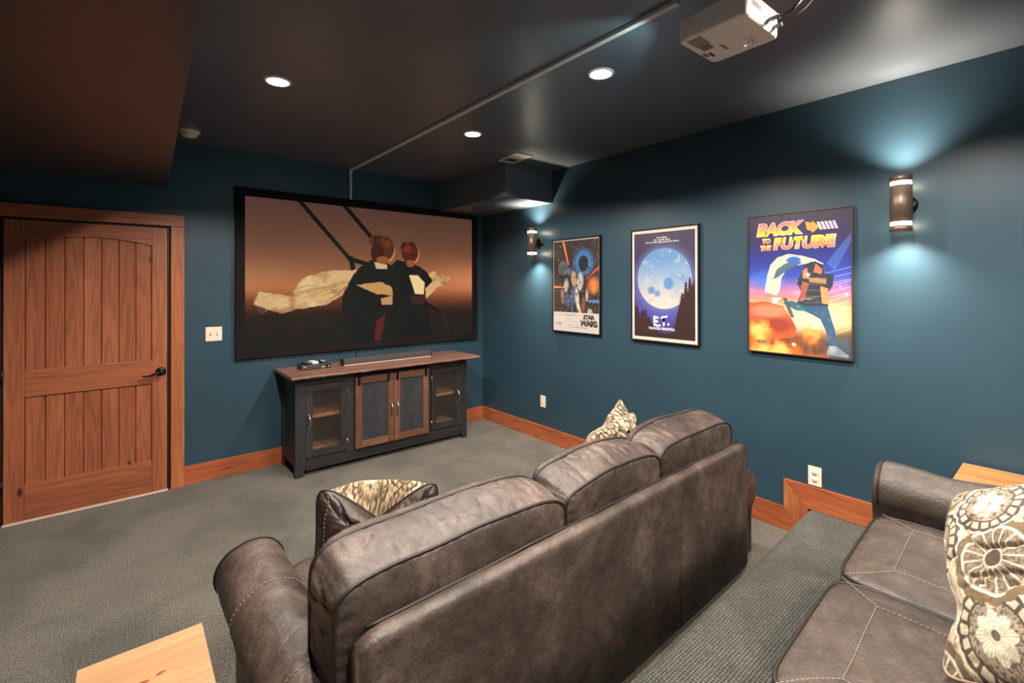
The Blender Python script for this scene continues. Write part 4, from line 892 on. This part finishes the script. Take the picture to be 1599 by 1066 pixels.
    for i, (x0, x1, zt_, thk, yc, crown) in enumerate(cush):
        w_ = x1 - x0; h_ = zt_ - seat_z + .02; cx = (x0 + x1) / 2; zc = zt_ - h_ / 2
        def post(q, yc=yc, thk=thk, cx=cx, w_=w_, zc=zc, h_=h_, crown=crown):
            up = max(0, (q.z - zc) / (h_ / 2)); u_ = (q.x - cx) / (w_ / 2)
            q.z += up * crown * (1 - u_ * u_) + up * .012 * noise.noise(Vector((q.x * 4 + i, q.y * 3, 2)))
            q.z += .22 * min(max(q.y - (yc - thk / 2), 0), thk) * min(1, up)
            fy = q.y - (yc + thk / 2)
            if fy > 0 and up > .55: q.z += .55 * fy * min(1, (up - .55) / .3)
            q.y += lean * (zc - q.z) * .5
            return q
        cushion('back_cushion', w_, h_, thk, Matrix.Translation((cx, yc, zc)) @ XZ, mat, t, N=76, n=9, bulge=.022, bulge2=.085, pad=.012, wr=.0072, seed=seed + 20 + i * 5, K=22, post=post, pr=.0062, wrinkle_face=.7)
    return t
# front sofa, its back to the viewer
SR = 0.026; SO = Vector((1.56, 1.135, 0))
def loc1(x, y): d = Vector((x, y, 0)) - SO; c, s = math.cos(-SR), math.sin(-SR); return d.x * c - d.y * s, d.x * s + d.y * c
sofa('long brown leather sofa on the floor, its back to the viewer', SO, SR, M['leather'],
     panel=(-1.115, 1.105, .715), arms=[(-1.045, -1, .045, .93, .555, .625, ((.62, .03), (.22, .0))), (1.04, 1, .03, .93, .53, .625, ())],
     cush=[(-1.15, -.295, .800, .175, .180, .026), (-.29, .350, .805, .175, .180, .022), (.355, 1.085, .815, .175, .180, .016)],
     seats=[(-1.04, -.35), (-.35, .345), (.345, 1.035)], back_z=.85, seat_z=.46, seams=(False, (-.02, .37)), seed=1.3)
# rear sofa on the platform
sofa('taupe leather sofa on the raised carpeted platform beside the oak table', (1.55, -.46, RZ), 0.045, M['leather2'],
     panel=(-1.15, 1.10, .72), arms=[(-.98, -1, .045, .95, .60, .625, ()), (.935, 1, .045, .985, .60, .632, ((.22, .0),))],
     cush=[(-1.0, -.35, .86, .22, .17, .03), (-.35, .30, .86, .22, .17, .03), (.30, .95, .86, .22, .17, .03)],
     seats=[(-.96, -.33), (-.33, .30), (.30, .93)], back_z=.85, seat_z=.455, seams=(True, ()), depth=.94, seed=8.1)

# ---------------------------------------------------------------- scatter pillows
CREAM, TAUPE, DKB, OLIVE, CRM2 = np.array([186, 172, 148.]), np.array([124, 110, 92.]), np.array([66, 53, 45.]), np.array([104, 88, 64.]), np.array([200, 190, 168.])
def vnoise(x, y, f, seed, oct=3):
    r = np.random.RandomState(seed); out = np.zeros_like(x); amp = 1; tot = 0
    for o in range(oct):
        n = 64; g = r.rand(n, n); a = (x * f + 31.7) % n; b = (y * f + 17.3) % n; xi = a.astype(int) % n; yi = b.astype(int) % n; fx = a - np.floor(a); fy = b - np.floor(b); fx = fx * fx * (3 - 2 * fx); fy = fy * fy * (3 - 2 * fy)
        x1, y1 = (xi + 1) % n, (yi + 1) % n; out += amp * ((g[yi, xi] * (1 - fx) + g[yi, x1] * fx) * (1 - fy) + (g[y1, xi] * (1 - fx) + g[y1, x1] * fx) * fy); tot += amp; amp *= .5; f *= 2
    return out / tot
def medallions(x, y, seed=0, warm=0.0):
    """embroidered medallion cloth; x, y in metres"""
    c = np.ones(x.shape + (3,)) * CREAM
    def bl(m, col, a=1.0):
        nonlocal c; m = (np.clip(m, 0, 1) * a)[..., None]; c = c * (1 - m) + col * m
    n1 = vnoise(x, y, 18, seed + 1); bl((np.abs(np.sin(n1 * 26)) < .42) * 1., TAUPE, .55); bl((np.abs(np.sin(n1 * 26 + 1.2)) < .16) * 1., DKB, .35)
    hatch = (np.sin((x + y * .7) * 900) * .5 + .5); bl((vnoise(x, y, 11, seed + 2) > .58) * hatch, TAUPE, .7)
    P = .180
    gi = np.floor(x / P).astype(int); 
    for di in range(-1, 2):
        for dj in range(-1, 2):
            I = gi + di; off = (I % 2) * .5; J = np.floor(y / P - off).astype(int) + dj
            rs = np.abs(np.sin(I * 12.9898 + J * 78.233 + seed) * 43758.5453) % 1; rs2 = np.abs(np.sin(I * 39.3 + J * 11.1 + seed) * 9631.7) % 1
            cx, cy = (I + .5 + (rs - .5) * .16) * P, (J + .5 + off + (rs2 - .5) * .16) * P; R_ = P * (.43 + .06 * rs)
            dx, dy = x - cx, (y - cy) * .92; r = np.hypot(dx, dy) / R_; th = np.arctan2(dy, dx); ty = (I + J * 2) % 3 != 0
            scal = 1 + .055 * np.abs(np.sin(th * 9)) ; ins = r < scal * 1.10
            # type A: dark beaded ring with pale flower
            a_ = ty & ins; bl(a_ * 1., CRM2); bl((ty & (r < scal * 1.03)) * 1., DKB, .9)
            bead = (np.abs(r - .86) < .10) & (np.abs(np.sin(th * 9)) > .45); bl((ty & bead) * 1., CREAM, .95)
            bl((ty & (r < .70)) * 1., TAUPE + 20); sp = vnoise(x, y, 260, 5, 1) > .62; bl((ty & (r < .70) & sp) * 1., DKB, .6)
            pet = r < .52 * (.72 + .28 * np.abs(np.cos(th * 4.0))); bl((ty & pet) * 1., CRM2); bl((ty & pet & (np.abs(np.sin(th * 16)) < .22) & (r > .12)) * 1., TAUPE, .8)
            bl((ty & (r < .10)) * 1., DKB + 25, .9)
            # type B: olive scalloped wheel with spokes
            b_ = (~ty) & ins; bl(b_ * 1., OLIVE); bl(((~ty) & (r < .92)) * 1., CRM2, .95)
            seg = np.abs(np.sin(th * 8)) ; bl(((~ty) & (r < .84) & (seg > .24)) * 1., TAUPE - 10, .9); bl(((~ty) & (r < .80) & (seg > .5) & (vnoise(x, y, 300, 9, 1) > .5)) * 1., DKB, .6)
            bl(((~ty) & (r < .24)) * 1., DKB, .95); bl(((~ty) & (np.abs(r - .26) < .03)) * 1., CREAM, .8)
    c *= (0.94 + .12 * vnoise(x, y, 500, 3, 1))[..., None]
    c = c * (1 - warm) + c * np.array([1.05, .93, .76]) * warm
    return c
CLOTH = vcol('medallion_print_cloth', rough=.85, weave=.3, spec=.2)
def pillow(label, center, Ux, Uy, size, thick, N, seed=0, ear=.16, chop=0.0, shape=None, back=None, warm=0.0, pipe_mat=None, pscale=1.0, cat='pillow', stitched=False, rn=12, rise=0.0, rough=1.0):
    """Ux, Uy: width and height directions; front is Ux x Uy"""
    Ux, Uy = Vector(Ux).normalized(), Vector(Uy).normalized(); Uy = (Uy - Ux * Uy.dot(Ux)).normalized(); Nn = Ux.cross(Uy)
    t = empty('scatter_pillow', center, label=label, cat=cat)
    g = np.linspace(-1, 1, N + 1); A_, B_ = np.meshgrid(g, g, indexing='ij'); s = size / 2
    def outline(a, b):
        a, b, _ = sq_map(a, b, rn)
        x = a * s * (1 - ear * (1 - b * b) * np.abs(a) ** 2 * .45 + .0); y = b * s * (1 - ear * (1 - a * a) * np.abs(b) ** 2 * .45)
        y = y - chop * np.clip(b, 0, 1) ** 2 * np.clip(1 - np.abs(a), 0, 1) ** 1.35 * s
        return x, y
    X, Y = outline(A_, B_); th = thick / 2 * (np.clip(1 - np.abs(A_) ** 2.4, 0, 1) * np.clip(1 - np.abs(B_) ** 2.4, 0, 1)) ** .55
    rs = np.random.RandomState(seed); wr = (vnoise(A_, B_, 3.5, seed + 3) - .5) * .05 * (1 - np.abs(A_ * B_)) * (th > 0) + (vnoise(A_, B_, 11, seed + 4) - .5) * .010 * (th > 0)
    fold = np.abs(vnoise(A_ * 1.0, B_, 2.2, seed + 7) - .5); wr -= .028 * np.exp(-(fold / .035) ** 2) * (th / (thick / 2))
    wr = wr * rough
    if shape: X, Y, th = shape(A_, B_, X, Y, th)
    W = np.array([Ux[:], Uy[:], Nn[:]])
    idx = np.arange((N + 1) ** 2).reshape(N + 1, N + 1)
    for sg in (1, -1):
        Yq = Y + (rise * s * np.clip(1 - np.abs(A_) * 1.1, 0, 1) * (1 - np.clip(B_, 0, 1) ** 8) * np.clip(B_ + .3, 0, 1.3) ** 2 if sg > 0 else 0)
        Z = sg * (th + np.maximum(wr, -th * .8)) + (0.0 if sg > 0 else -.0005); co = np.stack([X, Yq, Z], -1).reshape(-1, 3) @ W
        q = np.stack([idx[:-1, :-1], idx[1:, :-1], idx[1:, 1:], idx[:-1, 1:]], -1).reshape(-1, 4); q = q if sg > 0 else q[:, ::-1]
        me = fast_mesh('panel', co, q)
        if sg < 0 and back is not None: link('back_panel', me, back, t)
        else: attr(me, lin(np.clip(medallions(X * pscale + seed * .37, Yq * pscale + sg * .2, seed, warm), 0, 255)).reshape(-1, 3)); link('front_panel' if sg > 0 else 'back_panel', me, CLOTH, t)
    k = N // 3; gg = np.linspace(-1, 1, 41); ed = [(a, -1) for a in gg[:-1]] + [(1, b) for b in gg[:-1]] + [(a, 1) for a in gg[::-1][:-1]] + [(-1, b) for b in gg[::-1][:-1]]
    ea = np.array([e[0] for e in ed], float); eb = np.array([e[1] for e in ed], float); ex, ey = outline(ea, eb)
    if shape: ex, ey, _ = shape(ea, eb, ex, ey, np.zeros_like(ea))
    ez = np.zeros_like(ex); pts = np.stack([ex, ey, ez], -1) @ W
    m1 = MB(); m1.tube([tuple(p) for p in pts], .0042, closed=True, seg=6); m1.build('piping', pipe_mat or M['pipe2'], t)
    if stitched:
        for off in (.84,):
            bb_ = np.linspace(-.9, .96, 60); aa_ = np.full(60, off); x_, y_ = outline(aa_, bb_); tt = thick / 2 * (np.clip(1 - np.abs(aa_) ** 2.4, 0, 1) * np.clip(1 - np.abs(bb_) ** 2.4, 0, 1)) ** .55
            pp = np.stack([x_, y_, -(tt + .008)], -1) @ W; dashes([tuple(p) for p in pp], t)
    return t
# large pillow on the rear sofa
def big_shape(a, b, X, Y, th):
    left = np.clip(-a, 0, 1) ** 2
    return X - left * (.016 * np.exp(-((b - .45) / .35) ** 2) - .030 * np.exp(-((b + .45) / .28) ** 2)), Y, th
pillow('large cream medallion-print pillow with olive wheels on taupe leather sofa', (1.617, .004, .939), (-.27, -.84, .47), (.82, .06, .57), .53, .19, 420, seed=2, ear=.10, shape=big_shape, rough=.45)
# leather-backed pillow at the left end of the front sofa
pillow('brown leather pillow with cream medallion front at left end of front sofa', (.725, 1.665, .655), (-.82, .36, .05), (.04, -.16, 1.0), .45, .17, 130, seed=5, ear=.16, chop=.62, back=M['leatherp'], warm=.4, pipe_mat=M['piping'], stitched=True, rn=6, rise=.5, rough=.5, pscale=1.4)
# two cream pillows at the right end of the front sofa
pillow('cream medallion pillow with pointed corner up, behind another in right corner of front sofa', (2.245, 1.73, .665), (.80, .12, .60), (-.60, -.05, .80), .36, .12, 110, seed=8, ear=.08, warm=.15)
pillow('cream medallion pillow with rounded corner, nearest the front sofa back at its right', (1.985, 1.575, .665), (1, 0, .13), (-.13, -.12, 1.0), .43, .14, 130, seed=11, ear=.10, warm=.15, rn=7)

# ================================================================ side tables
def side_table(label, x0, x1, y0, y1, z0, z1, mat, fl):
    t = empty('side_table', ((x0 + x1) / 2, (y0 + y1) / 2, fl), label=label, cat='side table')
    hx, hy = (x1 - x0) / 2, (y1 - y0) / 2; h = z1 - fl
    MB().box(-hx, hx, -hy, hy, h - .028, h, .003).build('tabletop', mat, t)
    for sx in (-1, 1):
        for sy in (-1, 1): cx, cy = sx * (hx - .03), sy * (hy - .03); MB().box(cx - .018, cx + .018, cy - .018, cy + .018, 0, h - .029, .003).build('leg', mat, t)
    m1 = MB(); m1.box(-hx + .05, hx - .05, -hy + .022, -hy + .038, h - .09, h - .029); m1.box(-hx + .05, hx - .05, hy - .038, hy - .022, h - .09, h - .029); m1.build('apron', mat, t)
    MB().box(-hx + .02, hx - .02, -hy + .02, hy - .02, .14, .158, .002).build('lower_shelf', mat, t)
    return t
pt = side_table('narrow knotty pale pine side table beside left arm of front sofa', -.097, .187, 1.13, 1.728, .0, .55, M['pine'], 0.0)
side_table('oak-topped side table between rear sofa arm and right wall', 2.93, 3.285, -.10, .378, RZ, .683, M['oak'], RZ)
for x, y, rx, ry in ((.030, 1.560, .024, .009), (.078, 1.572, .011, .006)):
    m1 = MB(); m1.lathe([(.0001, .0006), (.85, .0006), (1.0, .0)], seg=28, xf=Matrix.Translation((x - .045, y - 1.429, .55)) @ Matrix.Rotation(.12, 4, 'Z') @ Matrix.Diagonal((rx, ry, 1, 1)))
    m1.build('knot', M['knot'], pt)
